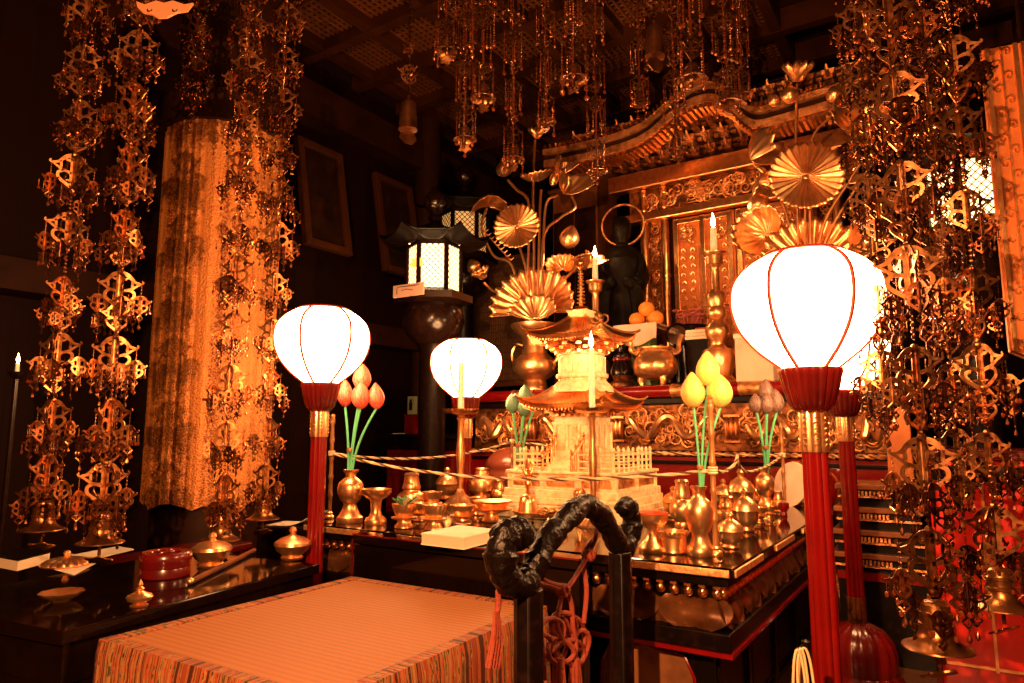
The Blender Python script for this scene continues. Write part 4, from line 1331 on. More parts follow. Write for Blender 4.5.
m.tube([(0, -11.4 * sS, 172 * sS), (0, -13.6 * sS, 168.5 * sS), (0, -11.5 * sS, 167 * sS)], [1 * sS, 1.6 * sS, 1 * sS], 6)
part('figure', m, STATUE, st)
m = MB(); m.M = Matrix.Translation((0, 9 * sS, 174 * sS)) @ Matrix.Rotation(pi / 2, 4, 'X')
m.tube([(22 * sS * cos(2 * pi * k_ / 32), 22 * sS * sin(2 * pi * k_ / 32), 0) for k_ in range(32)], 1.1 * sS, 6, closed=True)
m.M = Matrix.Identity(4); m.tube([(0, 10 * sS, 120 * sS), (0, 9 * sS, 152 * sS)], 1.2 * sS, 6)
part('halo_ring', m, CARVED, st)
part('lotus_pedestal', MB().lathe([(24 * sS, 0), (26 * sS, 3 * sS), (22 * sS, 7 * sS), (25 * sS, 11 * sS), (23 * sS, 12 * sS)], 64, flute=16, fd=.1), DARKGILT, st)

# ================================================================== inscribed tablet board left of the flowers
PT = at_b(492, 300, 2.5)
tbz0, tbz1 = Zof(490, 385, 2.5), Zof(490, 262, 2.5)
bd = thing('inscribed_board', 'brown wooden board covered in fine inscribed columns, behind the left gilt bouquet', 'board', (PT.x, PT.y, 0), ROT)
tw_ = Aof(535, 2.5) - Aof(455, 2.5)
part('board', MB().box((0, 0, (tbz0 + tbz1) / 2), (tw_, .02, tbz1 - tbz0)), TABLET, bd, False)
f = MB()
for sx in (-1, 1): f.box((sx * tw_ / 2, 0, tbz1 / 2), (.04, .05, tbz1))
for z in (tbz0, tbz1): f.box((0, 0, z), (tw_, .05, .04))
part('frame', f, WOODM, bd, False)
# brown panelled box-like canopy cabinet behind the left bouquet
PC = at_b(575, 250, 2.35)
cb = thing('side_shrine', 'plain brown boxed side shrine standing behind the left gilt bouquet', 'shrine', (PC.x, PC.y, ZP), ROT)
zc1 = Zof(575, 190, 2.35) - ZP
part('body', MB().box((0, .2, zc1 / 2), (.42, .4, zc1)), ORWOOD if False else WOODM, cb, False, bevel=.008)
part('door', MB().box((-.1, -.006, zc1 * .5), (.19, .012, zc1 * .8)), WOOD, cb, False, bevel=.004)
part('door', MB().box((.1, -.006, zc1 * .5), (.19, .012, zc1 * .8)), WOOD, cb, False, bevel=.004)
part('cornice', MB().box((0, .19, zc1 + .015), (.48, .46, .03)), WOODM, cb, False, bevel=.006)

# ================================================================== gilt lotus arrangements
def leaf_mesh(R, dish=.25, pleats=18, a0=0, a1=2 * pi, curl=0.0, r0=.05, amp=.042):
    """pleated lotus leaf: axis +z, dished; angles a0..a1; curl folds the sides forward"""
    m = MB()
    full = abs(a1 - a0 - 2 * pi) < 1e-6
    nu = pleats * 4
    def fn(u, v):
        a = a0 + (a1 - a0) * u
        r = R * (r0 + (1 - r0) * v)
        pz = amp * R * cos(a * pleats) * v ** .8
        rim = 1 + (.035 * cos(a * pleats)) * v ** 3
        z = dish * R * v ** 2 + pz
        x, y = r * rim * cos(a), r * rim * sin(a)
        z += curl * (x * x) / R
        return (x, y, z)
    m.grid(fn, nu, 10, wrap=full)
    if full: m.ball((0, 0, .0), (R * .09, R * .09, R * .05), 8, 6)
    return m
def orient(n, up=(0, 0, 1)):
    z = Vector(n).normalized(); x = Vector(up).cross(z)
    if x.length < 1e-4: x = Vector((1, 0, 0))
    x.normalize(); y = z.cross(x)
    return Matrix((x, y, z)).transposed().to_4x4()
class Arr:
    def __init__(self, label, base_px, b, group):
        self.b = b
        self.base = at_b(base_px[0], base_px[1], b); self.s = mpp(self.base)
        self.t = thing('lotus_arrangement', label, 'gilt flowers', self.base, 0, group)
    def p(self, px, py, d=0):
        return at_b(px, py, self.b + d * self.s) - self.base
    def leaf(self, px, py, R, n, dish=.25, d=0, a=(0, 360), curl=0, pleats=18, roll=0, material=None):
        P = self.p(px, py, d)
        m = leaf_mesh(R * self.s, dish, pleats, RAD(a[0]), RAD(a[1]), curl)
        o = part('lotus_leaf', m, material or LEAFGOLD, self.t)
        M = Matrix.Translation(P) @ orient(n) @ Matrix.Rotation(RAD(roll), 4, 'Z')
        o.matrix_local = M
        so = o.modifiers.new('thick', 'SOLIDIFY'); so.thickness = .004
        return P
    def stem(self, pts, r=1.4, d=0):
        q = [self.p(x, y, d) for x, y in pts]
        part('stem', MB().tube(spline(q, 6), r * self.s, 6), LEAFGOLD, self.t)
    def bud(self, px, py, r, h, n=(0, 0, 1), d=0):
        o = part('lotus_bud', bud_mesh(r * self.s, h * self.s, px), LEAFGOLD, self.t)
        o.matrix_local = Matrix.Translation(self.p(px, py, d)) @ orient(n, (0, 1, .01))
    def flower(self, px, py, R, n=(0, -.3, 1), d=0, k=8):
        P = self.p(px, py, d); R *= self.s
        m = MB()
        for ring, (kk, tilt, ln) in enumerate(((k, .5, 1.0), (k - 2, 1.0, .85), (4, 1.35, .6))):
            for i in range(kk):
                m.M = orient(n, (0, 1, .01)) @ Matrix.Rotation(2 * pi * (i + ring * .5) / kk, 4, 'Z') @ Matrix.Rotation(-tilt, 4, 'Y')
                m.grid(lambda u, v: (R * ln * v, R * .34 * (u - .5) * 2 * sin(pi * (.1 + .9 * (1 - (1 - v) ** 1.4)) * .97) ** .8, R * .22 * ((u - .5) * 2) ** 2 + R * .25 * v * v), 6, 8)
        o = part('lotus_flower', m, LEAFGOLD, self.t, loc=P)
        so = o.modifiers.new('thick', 'SOLIDIFY'); so.thickness = .003
GA = 'gilt lotus arrangements on the rear platform'
BV = 1.28
A = Arr('gilded lotus bouquet of pleated leaves and buds in the left rear vase', (535, 318), BV, GA)
A.leaf(536, 311, 43, (-.35, -1, .22), .22, 4, (-14, 194), .15, 26)
A.leaf(535, 320, 24, (-.3, -1, .45), .35, -14, (0, 180), .2, 20)
A.leaf(517, 227, 24, (-.25, -1, .12), .12, -6, pleats=24)
A.leaf(488, 207, 22, (.15, -.55, -.75), .5, -2, (0, 180), .3, 14)
A.leaf(565, 194, 20, (.55, -.7, .6), .5, -2, (-20, 220), .8, 14)
A.leaf(538, 181, 17, (-.2, -.25, 1), .45, 6)
A.leaf(559, 175, 14, (.5, -.6, .5), .6, 4, (0, 220), .8, 12)
A.leaf(579, 258, 17, (.3, -.25, -1), .35, 0)
A.leaf(563, 270, 14, (-.3, -1, .3), .5, -4, (-30, 210), .6, 14)
A.leaf(587, 268, 14, (.6, -.6, .4), .6, 8, (0, 200), .6, 12)
A.bud(567, 248, 10, 24, (.25, 0, 1))
A.bud(506, 176, 9, 17, (-.3, 0, 1)); A.flower(484, 279, 14, (-.4, -.5, .8)); A.bud(478, 272, 8, 16, (-.6, 0, .8))
A.flower(537, 139, 13, (0, -.3, 1)); A.bud(552, 186, 5, 20, (.3, 0, 1))
for x0, pts in ((530, [(529, 318), (528, 270), (529, 205), (517, 190), (508, 180)]), (534, [(533, 318), (534, 250), (533, 190), (535, 140)]), (538, [(537, 318), (539, 250), (540, 210), (541, 190)]),
                (542, [(541, 318), (543, 260), (546, 205), (558, 195)]), (545, [(544, 318), (543, 240), (560, 218), (575, 208), (572, 196)]),
                (533, [(531, 316), (526, 270), (517, 240)]), (548, [(546, 318), (552, 280), (565, 255)]), (549, [(547, 318), (556, 290), (578, 266)]),
                (528, [(527, 318), (514, 295), (495, 292), (484, 283)]), (526, [(525, 316), (512, 266), (494, 256), (484, 236), (482, 222), (487, 208)])):
    A.stem(pts)
m = MB()
for k_ in range(9):
    q = A.p(485 + k_ * 3.2, 232 + k_ * 3.4 + (k_ * .12) ** 2)
    for sgn in (-1, 1):
        m.tube([q, q + Vector((sgn * 3.5, -1, 2.5)) * A.s], [1.2 * A.s, .3 * A.s], 5)
part('spiky_sprig', m, LEAFGOLD, A.t)
B = Arr('gilded lotus bouquet of pleated leaves rising behind the large right lantern', (812, 296), BV, GA)
B.leaf(806, 177, 36, (-.30, -1, .10), .12, -6, pleats=28)
B.leaf(812, 266, 48, (-.35, -1, .2), .22, 4, (-10, 190), .15, 26)
B.leaf(812, 280, 28, (-.3, -1, .45), .35, -14, (0, 180), .2, 20)
B.leaf(751, 160, 26, (.75, -.6, .3), .5, -2, (-30, 210), .8, 14)
B.leaf(757, 183, 16, (.3, -.6, -.5), .6, 0, (0, 230), .6, 12)
B.leaf(871, 139, 31, (-.45, -.8, .5), .6, 0, (-20, 200), .7, 16)
B.leaf(893, 128, 24, (.4, -.8, .5), .6, 6, (0, 200), .7, 16)
B.leaf(768, 235, 27, (-.75, -.7, .05), .7, 2, (0, 300), .3, 18)
B.leaf(853, 251, 26, (.5, -.8, .3), .5, 2, (0, 220), .6, 16)
B.flower(797, 82, 22, (0, -.35, 1), k=9); B.bud(791, 103, 9, 20, (-.1, 0, 1), -8); B.bud(777, 106, 6, 16, (-.5, 0, 1)); B.bud(833, 102, 8, 18, (.2, 0, 1)); B.bud(763, 212, 12, 22, (-.5, 0, 1))
for pts in ([(800, 296), (797, 200), (796, 130), (797, 84)], [(806, 296), (805, 230), (806, 180)], [(812, 296), (810, 200), (812, 140), (832, 115), (834, 102)],
            [(818, 296), (822, 230), (850, 180), (870, 150)], [(796, 296), (788, 220), (768, 178), (754, 164)], [(793, 296), (788, 250), (772, 238)],
            [(822, 296), (830, 262), (852, 252)], [(794, 296), (782, 230), (765, 212)], [(820, 296), (826, 240), (868, 170), (892, 132)]):
    B.stem(pts)
BVASE = [(13, 0), (13.5, 3), (12, 6), (11, 11), (20, 17), (23, 23), (22, 30), (16, 35), (13, 38), (12.5, 44), (12, 50), (14, 55), (21, 61), (24, 65), (24.5, 67.5), (22, 67.5), (12, 60), (10, 40)]
GV = 'rear platform altar vases'
def big_vase(px, label):
    P = at_b(px, 386, BV); P.z = ZP; s = mpp(P)
    t = thing('altar_vase', label, 'vase', P, ROT, GV)
    part('body', MB().lathe([(r * s, h * s) for r, h in BVASE], 36), BRASS, t)
    for sg in (-1, 1):
        m = MB(); m.tube(spline([(sg * 12 * s, 0, 46 * s), (sg * 22 * s, 0, 48 * s), (sg * 27 * s, 0, 40 * s), (sg * 26 * s, 0, 31 * s), (sg * 20 * s, 0, 26 * s), (sg * 24 * s, 0, 22 * s)], 5), [2.4 * s] * 20 + [3 * s] * 6, 8)
        part('handle', m, GOLD, t, label='curled gilt handle')
    return t
big_vase(535, 'flared brass altar vase with curled handles, left of the pagoda roofs')
big_vase(812, 'flared brass altar vase hidden largely behind the large right lantern')
# rear candlesticks
RC = [(19, 0), (19.5, 3), (16, 6), (13, 9), (14, 13), (16, 21), (17, 30), (15.5, 36), (9, 39), (7, 42), (7.4, 46), (11, 51), (12.5, 57), (11.5, 62), (7, 66), (6, 69), (9.6, 73), (10.4, 79), (8, 83), (9.5, 87), (10.5, 93), (8.5, 98), (5, 101), (4.2, 104), (4.6, 116), (4.2, 124), (6, 127), (8.5, 129), (9, 138), (12, 140.5), (12.5, 142), (10, 142), (0, 139)]
def rear_candle(px, label, clabel, ch, k):
    P = at_b(px, 386, BV); P.z = ZP; s = mpp(P) * k
    t = thing('rear_candlestick', label, 'candlestick', P, ROT, 'tall turned candlesticks on the rear platform')
    part('body', MB().lathe([(r * s, h * s * .97) for r, h in RC], 30), BRASS, t)
    for sg in (-1, 1):
        m = MB(); m.M = Matrix.Translation((sg * 11.5 * s, 0, 88 * s)) @ Matrix.Rotation(pi / 2, 4, 'X')
        m.tube([(5.5 * s * cos(2 * pi * i / 18), 5.5 * s * sin(2 * pi * i / 18), 0) for i in range(18)], 1.3 * s, 6, closed=True)
        part('ring_handle', m, GOLD, t)
    H = 139 * .97 * s
    c = thing('candle', clabel, 'candle', (P.x, P.y, ZP + H), 0, 'lit white candles')
    ch *= s
    part('wax', MB().lathe([(4 * s, 0), (3.3 * s, ch - 3 * s), (2.6 * s, ch), (0, ch - s)], 14), CANDLE, c)
    part('wick', MB().tube([(0, 0, ch - s), (0, 0, ch + 2.5 * s)], .4 * s, 5), BLACKM, c)
    part('flame', MB().lathe([(0, ch + .5 * s), (2.1 * s, ch + 3 * s), (2.6 * s, ch + 6 * s), (1.6 * s, ch + 11 * s), (0, ch + 17 * s)], 12), FLAME, c)
    lamp('candle_glow', (P.x, P.y, ZP + H + ch + 26 * s), 4.5, (1, .5, .2), .02)
rear_candle(597, 'turned brass candlestick between the pagoda spire and the dark statue', 'burning candle left of the dark statue', 33, .80)
rear_candle(719.5, 'turned brass candlestick with ring handles before the shrine doors', 'burning candle in front of the shrine doors', 30, .98)
# incense burner
P = at_b(656, 386, 1.22); P.z = ZP; s = mpp(P)
ib = thing('incense_burner', 'three-legged brass incense burner with two raised handles on the rear platform', 'incense burner', P, -.08)
part('bowl', MB().lathe([(6, 6), (16, 8), (21, 13), (22.5, 20), (21, 27), (17, 31), (16.5, 35), (18.5, 37), (18.5, 38.5), (15, 38), (13, 30), (0, 28)] and [(r * s, h * s) for r, h in [(6, 6), (16, 8), (21, 13), (22.5, 20), (21, 27), (17, 31), (16.5, 35), (18.5, 37), (18.5, 38.5), (15, 38), (13, 30), (0, 28)]], 32), BRASS, ib)
for i in range(3):
    a = -pi / 2 + .4 + 2 * pi * i / 3
    m = MB(); m.tube([(13 * s * cos(a), 13 * s * sin(a), 10 * s), (15 * s * cos(a), 15 * s * sin(a), 5 * s), (13.5 * s * cos(a), 13.5 * s * sin(a), 2 * s), (14.5 * s * cos(a), 14.5 * s * sin(a), 0)], [4.5 * s, 3.6 * s, 3 * s, 3.4 * s], 10)
    part('leg', m, BRASS, ib)
for sg in (-1, 1):
    m = MB(); m.tube(spline([(sg * 17 * s, 0, 33 * s), (sg * 23 * s, 0, 36 * s), (sg * 24 * s, 0, 44 * s), (sg * 27 * s, 0, 52 * s)], 4), [3 * s] * 6 + [2.4 * s] * 7, 8)
    part('handle', m, LEAFGOLD, ib)
# offering stand with oranges
P = at_b(645, 384, 1.42); P.z = ZP; s = mpp(P)
osd = thing('fruit_stand', 'green offering stand draped with white paper, holding oranges behind the incense burner', 'offering stand', P, ROT)
part('stand', MB().box((0, 0, 29 * s), (20 * s, 20 * s, 58 * s)), mat('green_stand', (.12, .18, .04), .4), osd, False, bevel=.006)
part('tray', MB().box((0, 0, 60 * s), (42 * s, 42 * s, 4 * s)), WOODM, osd, False, bevel=.004)
def drape(u, v):
    x = (u - .5) * 46 * s
    if v < .5: return (x, (23 - 46 * v * 2) * s, 62.6 * s)
    q = (v - .5) * 2
    return (x * (1 - .05 * q), (-23.2 - .8 * sin(u * 9)) * s, (62.6 - q * 20 * (.75 + .35 * abs(sin(u * 3.3)))) * s)
m = MB().grid(drape, 24, 12); o = part('paper_drape', m, CLOTHW, osd); so = o.modifiers.new('t', 'SOLIDIFY'); so.thickness = .002
zz = ZP + 62.8 * s
def orange(px, py, r, label, z):
    Q = at_b(px, py, 1.42)
    t = thing('orange', label, 'fruit', (Q.x, Q.y, z), 0, 'oranges on the paper-draped stand')
    part('rind', MB().ball((0, 0, r * .93), (r, r, r * .93), 16, 12), ORANGE, t)
    part('stem_end', MB().lathe([(r * .12, r * 1.80), (r * .10, r * 1.88), (0, r * 1.89)], 8), GREEN, t)
r_ = 8.2 * s
orange(637, 315, r_, 'left orange of the bottom pair on the paper-draped stand', zz)
orange(655.5, 316, r_, 'right orange of the bottom pair on the paper-draped stand', zz)
orange(646.5, 306, r_, 'orange resting on top of the other two on the draped stand', zz + r_ * 1.25)
# small things on the platform
P = at_b(679, 384, 1.48); P.z = ZP; s = mpp(P)
t = thing('round_mirror', 'small round mirror on a dark stand, right of the incense burner', 'mirror', P, ROT)
part('stand', MB().lathe([(9 * s, 0), (9 * s, 3 * s), (3 * s, 6 * s), (2.4 * s, 40 * s), (5 * s, 44 * s)], 14), BRONZE, t)
m = MB(); m.M = Matrix.Translation((0, 0, 54 * s)) @ Matrix.Rotation(pi / 2, 4, 'X'); m.lathe([(10.5 * s, -1 * s), (10.5 * s, 1 * s)], 28); part('disc', m, mat('mirror_silver', (.8, .7, .6), .12, 1.0), t)
m = MB(); m.M = Matrix.Translation((0, 0, 54 * s)) @ Matrix.Rotation(pi / 2, 4, 'X'); m.tube([(10.8 * s * cos(2 * pi * i / 28), 10.8 * s * sin(2 * pi * i / 28), 0) for i in range(28)], 1.6 * s, 7, closed=True); part('rim', m, BRONZE, t)
P = at_b(707, 384, 1.56); P.z = ZP; s = mpp(P)
t = thing('memorial_tablet', 'narrow upright wooden tablet left of the ring-handled candlestick', 'tablet', P, ROT)
part('base', MB().box((0, 0, 3 * s), (18 * s, 10 * s, 6 * s)), WOODM, t, False, bevel=.003)
part('board', MB().box((0, 0, 32 * s), (14 * s, 3 * s, 52 * s)), ORWOOD, t, False, bevel=.003)
part('panel', MB().box((0, -1.6 * s, 30 * s), (8 * s, 1 * s, 38 * s)), BLACKM, t, False)
part('cap', MB().box((0, 0, 59 * s), (18 * s, 8 * s, 4 * s)), ORWOOD, t, False, bevel=.003)
P = at_b(692, 384, 1.64); P.z = ZP; s = mpp(P)
t = thing('flower_pot', 'low pot of pink flowers before the shrine doors', 'flowers', P, ROT)
part('pot', MB().lathe([(12 * s, 0), (15 * s, 30 * s), (17 * s, 62 * s), (18 * s, 64 * s), (15 * s, 64 * s)], 20), BRONZE, t)
rnd = random.Random(8)
for i in range(16):
    a = rnd.random() * 6.28; r = 17 * s * rnd.random() ** .5
    m = MB(); c_ = Vector((r * cos(a), r * sin(a), (72 + 10 * rnd.random()) * s))
    for k_ in range(5):
        b_ = 2 * pi * k_ / 5
        m.ball(c_ + Vector((2.6 * s * cos(b_), 2.6 * s * sin(b_), 0)), (2.4 * s, 2.4 * s, 1.2 * s), 6, 4)
    m.tube([c_, (c_.x * .5, c_.y * .5, 62 * s)], .7 * s, 4)
    part('blossom', m, PINK, t)
P = at_b(697, 378, 1.36); P.z = ZP; s = mpp(P)
t = thing('folded_cloth', 'white folded cloth on a dark box, left of the ring-handled candlestick', 'cloth', at_b(700, 384, 1.34) * 0 + Vector((P.x, P.y, ZP)), ROT)
part('box', MB().box((0, .06, 24 * s), (22 * s, 14 * s, 48 * s)), BLACKM, t, False, bevel=.004)
for i in range(3): part('fold', MB().box((0, .06, (49.5 + 3.4 * i) * s), (24 * s - i * .004, 16 * s - i * .004, 3.2 * s)), PAPER, t, False, bevel=.004)
P = at_b(758, 384, 1.20); P.z = ZP; s = mpp(P)
t = thing('white_box', 'white paper-covered box partly hidden behind the large right lantern', 'box', P, ROT)
part('box', MB().box((0, 0, 22 * s), (36 * s, 26 * s, 44 * s)), CLOTHW, t, False, bevel=.006)
part('lid', MB().box((0, 0, 46 * s), (38 * s, 28 * s, 5 * s)), PAPER, t, False, bevel=.005)
P = at_b(622, 384, 1.25); P.z = ZP; s = mpp(P)
t = thing('small_figure', 'small dark figure on a stand beside the pagoda drum', 'figurine', P, ROT)
part('stand', MB().lathe([(12 * s, 0), (12 * s, 4 * s), (8 * s, 8 * s), (10 * s, 12 * s)], 16), DARKGILT, t)
part('figure', MB().lathe([(11 * s, 12 * s), (12 * s, 17 * s), (8 * s, 26 * s), (8.5 * s, 32 * s), (3.4 * s, 36 * s), (4.6 * s, 41 * s), (3.6 * s, 46 * s), (0, 48 * s)], 18), BRONZE, t)
part('red_bib', MB().lathe([(6 * s, 33.5 * s), (9.4 * s, 29 * s), (9 * s, 27 * s)], 18, caps=False), RED, t)

# ================================================================== black metal lanterns on stems
CREST = mat('pane_crest', (.6, .4, .08), .7, emit=(.85, .50, .07), estr=1.2)  # emission stands in for lantern light coming through the print
def metal_lantern(label, px, py, Y, k, pane, sign=True, yaw=.35):
    """(px,py): centre of the fire box"""
    P = at_y(px, py, Y)
    t = thing('metal_lantern', label, 'lantern', (P.x, P.y, 0), yaw, 'black metal lanterns beside the platform')
    zc = P.z; R = .17 * k; h = .150 * k
    def hexa(r, z0, z1, r2=None): return MB().lathe([(r, z0), (r2 or r, z1)], 6)
    part('foot', MB().lathe([(.20 * k, 0), (.21 * k, .03), (.17 * k, .07), (.11 * k, .12)], 36, flute=12, fd=.08), BRONZE, t)
    part('shaft', MB().lathe([(.10 * k, .11), (.085 * k, .3), (.085 * k, zc - h - .36 * k), (.10 * k, zc - h - .33 * k)], 24), BLACKM, t)
    part('lotus_bowl', MB().lathe([(.10 * k, zc - h - .33 * k), (.17 * k, zc - h - .27 * k), (.20 * k, zc - h - .19 * k), (.19 * k, zc - h - .11 * k), (.16 * k, zc - h - .07 * k)], 32), BRONZE, t, label='polished rounded bowl below the fire box')
    part('platform', MB().lathe([(.18 * k, zc - h - .08 * k), (.25 * k, zc - h - .06 * k), (.25 * k, zc - h - .015 * k), (.2 * k, zc - h)], 6), BRONZE, t, False)
    for i in range(6):
        a0, a1 = 2 * pi * i / 6, 2 * pi * (i + 1) / 6
        p0, p1 = Vector((R * cos(a0), R * sin(a0), 0)), Vector((R * cos(a1), R * sin(a1), 0))
        am = (a0 + a1) / 2; wd = (p1 - p0).length
        Mx = Matrix.Translation((R * cos(pi / 6) * cos(am), R * cos(pi / 6) * sin(am), zc)) @ Matrix.Rotation(am + pi / 2, 4, 'Z')
        q = MB(); q.M = Matrix.Translation(Vector((0, 0, 0)))
        q.M = Matrix.Translation((p0.x, p0.y, zc)); q.lathe([(.016 * k, -h), (.016 * k, h)], 8)
        part('corner_post', q, BRONZE, t)
        q = MB(); q.M = Mx; q.box((0, .006, 0), (wd - .01, .004, 2 * h))
        pn = part('pane', q, pane, t, False)
        q = MB(); q.M = Mx
        nx = 5; st_ = wd / nx; zz = -h
        # diagonal lattice in front of the pane
        d_ = wd / 4.6
        kk = int((2 * h + wd) / d_) + 1
        for j in range(kk):
            for sg in (1, -1):
                c0 = -h - wd / 2 + j * d_ + wd / 2
                xs = []
                x_a, z_a = -wd / 2 * sg, -h + j * d_ - wd * .0
                x_b, z_b = wd / 2 * sg, z_a - wd
                # clip to the pane
                pa, pb_ = Vector((x_a, z_a)), Vector((x_b, z_b))
                if pb_.y > h or pa.y < -h: continue
                dv = pb_ - pa
                t0, t1 = 0.0, 1.0
                if pa.y > h: t0 = (h - pa.y) / dv.y
                if pb_.y < -h: t1 = (-h - pa.y) / dv.y
                if t1 <= t0: continue
                qa, qb = pa + dv * t0, pa + dv * t1
                q.tube([(qa.x, -.004, qa.y), (qb.x, -.004, qb.y)], .0026 * k, 4)
        for zz in (-h, h): q.box((0, -.004, zz), (wd, .012, .022 * k))
        part('lattice', q, BRONZE, pn, False)
        # pale cut-outs under the eaves
        q = MB(); q.M = Matrix.Translation((0, 0, .045 * k)) @ Mx
        for j in range(5):
            xx = (j - 2) * wd / 5.2
            q.M = Matrix.Translation((0, 0, 0)) @ Mx @ Matrix.Translation((xx, -.055 * k, h + .045 * k)) @ Matrix.Rotation(-.6, 4, 'X')
            q.prism([(.013 * k * cos(u), .016 * k * sin(u)) for u in [2 * pi * w / 10 for w in range(10)]], .004)
        part('eave_openings', q, pane, t, False)
    def roofz(r): return zc + h + .05 * k + .20 * k * (1 - r) ** 1.6 + .045 * k * max(0, r - .8) / .2
    m = MB()
    def rf(u, v):
        a = 2 * pi * u; r = .04 + .96 * v
        sec = (a % (pi / 3)) - pi / 6
        hexr = cos(pi / 6) / cos(sec)
        cor = abs(sec) / (pi / 6)
        return (.36 * k * r * hexr * cos(a), .36 * k * r * hexr * sin(a), zc + h + .04 * k + .15 * k * (1 - r) ** 1.5 + .05 * k * (cor ** 4) * v ** 3)
    m.grid(rf, 72, 10, wrap=True)
    m.grid(lambda u, v: (lambda p: (p[0] * (1 - .5 * v), p[1] * (1 - .5 * v), p[2] - .012 * k - .01 * v))(rf(u, 1)), 72, 2, wrap=True)
    part('roof', m, ROOFB, t)
    zt2 = zc + h + .18 * k
    part('finial', MB().lathe([(.03 * k, zt2), (.045 * k, zt2 + .02 * k), (.025 * k, zt2 + .045 * k), (.05 * k, zt2 + .075 * k), (.07 * k, zt2 + .12 * k), (.06 * k, zt2 + .17 * k), (.02 * k, zt2 + .21 * k), (0, zt2 + .24 * k)], 24, flute=8, fd=.12), BRONZE, t, label='flame jewel finial')
    if sign:
        ang = -yaw - pi / 2 - .55
        d = Vector((cos(ang), sin(ang), 0))
        Mx = Matrix.Translation(d * R * 1.45 + Vector((0, 0, zc - h - .02 * k))) @ Matrix.Rotation(ang + pi / 2, 4, 'Z')
        q = MB(); q.M = Mx; q.box((0, 0, 0), (.235 * k, .014, .075 * k))
        sg_ = part('label_board', q, mat('pale_board', (.62, .42, .34), .6), t, False, label='pale wooden label board with a thin scrolled border')
        q = MB(); q.M = Mx
        q.tube([(-.085 * k, -.009, -.02 * k), (-.085 * k, -.009, .02 * k), (-.07 * k, -.009, .026 * k), (.06 * k, -.009, .022 * k), (.085 * k, -.009, .026 * k)], .0022 * k, 4)
        q.tube([(-.05 * k, -.009, 0), (-.01 * k, -.009, .006 * k), (.04 * k, -.009, -.004 * k)], .0018 * k, 4)
        part('label_mark', q, BLACKM, sg_, False)
        am = ang
        Mx = Matrix.Translation(d * R * 1.02 + Vector((0, 0, zc + .0 * k))) @ Matrix.Rotation(ang + pi / 2, 4, 'Z')
        q = MB()
        for j in range(5):
            q.M = Mx @ Matrix.Rotation(-pi / 2 + (j - 2) * .62 + pi / 2, 4, 'Y')
            q.prism([(0, 0), (.018 * k, .024 * k), (.008 * k, .05 * k), (0, .058 * k), (-.008 * k, .05 * k), (-.018 * k, .024 * k)], .006)
        part('leaf_crest', q, CREST, t, False, label='small leaf crest printed on the lit pane, glowing as if backlit')
    return t
metal_lantern('black metal lantern with lit lattice panes and a pale label board, left of the bouquet', 434, 271, 4.3, 1.0, PANE, yaw=.05)
metal_lantern('second black metal lantern, its amber panes showing behind the roof of the first', 464, 236, 5.6, 1.15, PANEDIM, sign=False, yaw=.1)
metal_lantern('black metal lantern with white lattice panes, behind the right-hand hanging ornaments', 968, 200, 2.92, .98, PANE, sign=False, yaw=-.25)
# ================================================================== hanging openwork strands
UL = .100                                     # height of one openwork wing piece
def wing(m, L, t=.0028, w=1.0):
    a, b = .07 * w, .062 * w
    def R(pts, ww, closed=False):
        p = spline([(x * L * .84, 0, z * L) for x, z in pts], 4, closed)
        q = [(v.x, v.z) for v in p]
        if isinstance(ww, tuple): ws = [L * (ww[0] + (ww[1] - ww[0]) * i / (len(q) - 1)) for i in range(len(q))]
        else: ws = L * ww
        m.ribbon(q, ws, t, closed)
    R([(.03, -.05), (.035, .5), (.03, 1.06)], .125 * w)
    R([(.0, 1.03), (.20, 1.01), (.36, .90), (.48, .79), (.70, .74)], (.15 * w, .06 * w))
    R([(.70, .74), (.76, .79), (.72, .84)], (.06 * w, .035 * w))
    R([(.68, .73), (.54, .66), (.42, .58), (.30, .52)], (.05 * w, .085 * w))
    R([(.36, .54), (.18, .50), (.03, .45)], .085 * w)
    R([(.30, .53), (.46, .46), (.48, .32), (.36, .20), (.20, .10), (.03, -.02)], (.085 * w, .09 * w))
    R([(.42, .84), (.40, .72), (.40, .62)], .07 * w)
    R([(.05, .92), (.15, .86), (.26, .90)], (.10 * w, .05 * w))
    R([(.05, .12), (.12, .22), (.22, .22)], (.07 * w, .03 * w))
def ornament_mesh(material, k=1.0, nw=4):
    m = MB()
    for i in range(nw):
        m.M = Matrix.Rotation(2 * pi * i / nw + (0, .28, -.36, .15)[i % 4], 4, 'Z')
        wing(m, UL * k)
    m.M = Matrix.Identity(4)
    m.ball((0, 0, UL * k * 1.08), UL * k * .09, 8, 6); m.ball((0, 0, -UL * k * .08), UL * k * .09, 8, 6)
    return m.mesh('openwork_ornament', material, True, 30)
def chain_pts(m, p0, p1, r, gap):
    p0, p1 = Vector(p0), Vector(p1); L = (p1 - p0).length; n = max(1, int(L / gap))
    for i in range(n):
        p = p0.lerp(p1, (i + .5) / n); m.ball(p, r, 6, 4)
    m.tube([p0, p1], r * .25, 4)
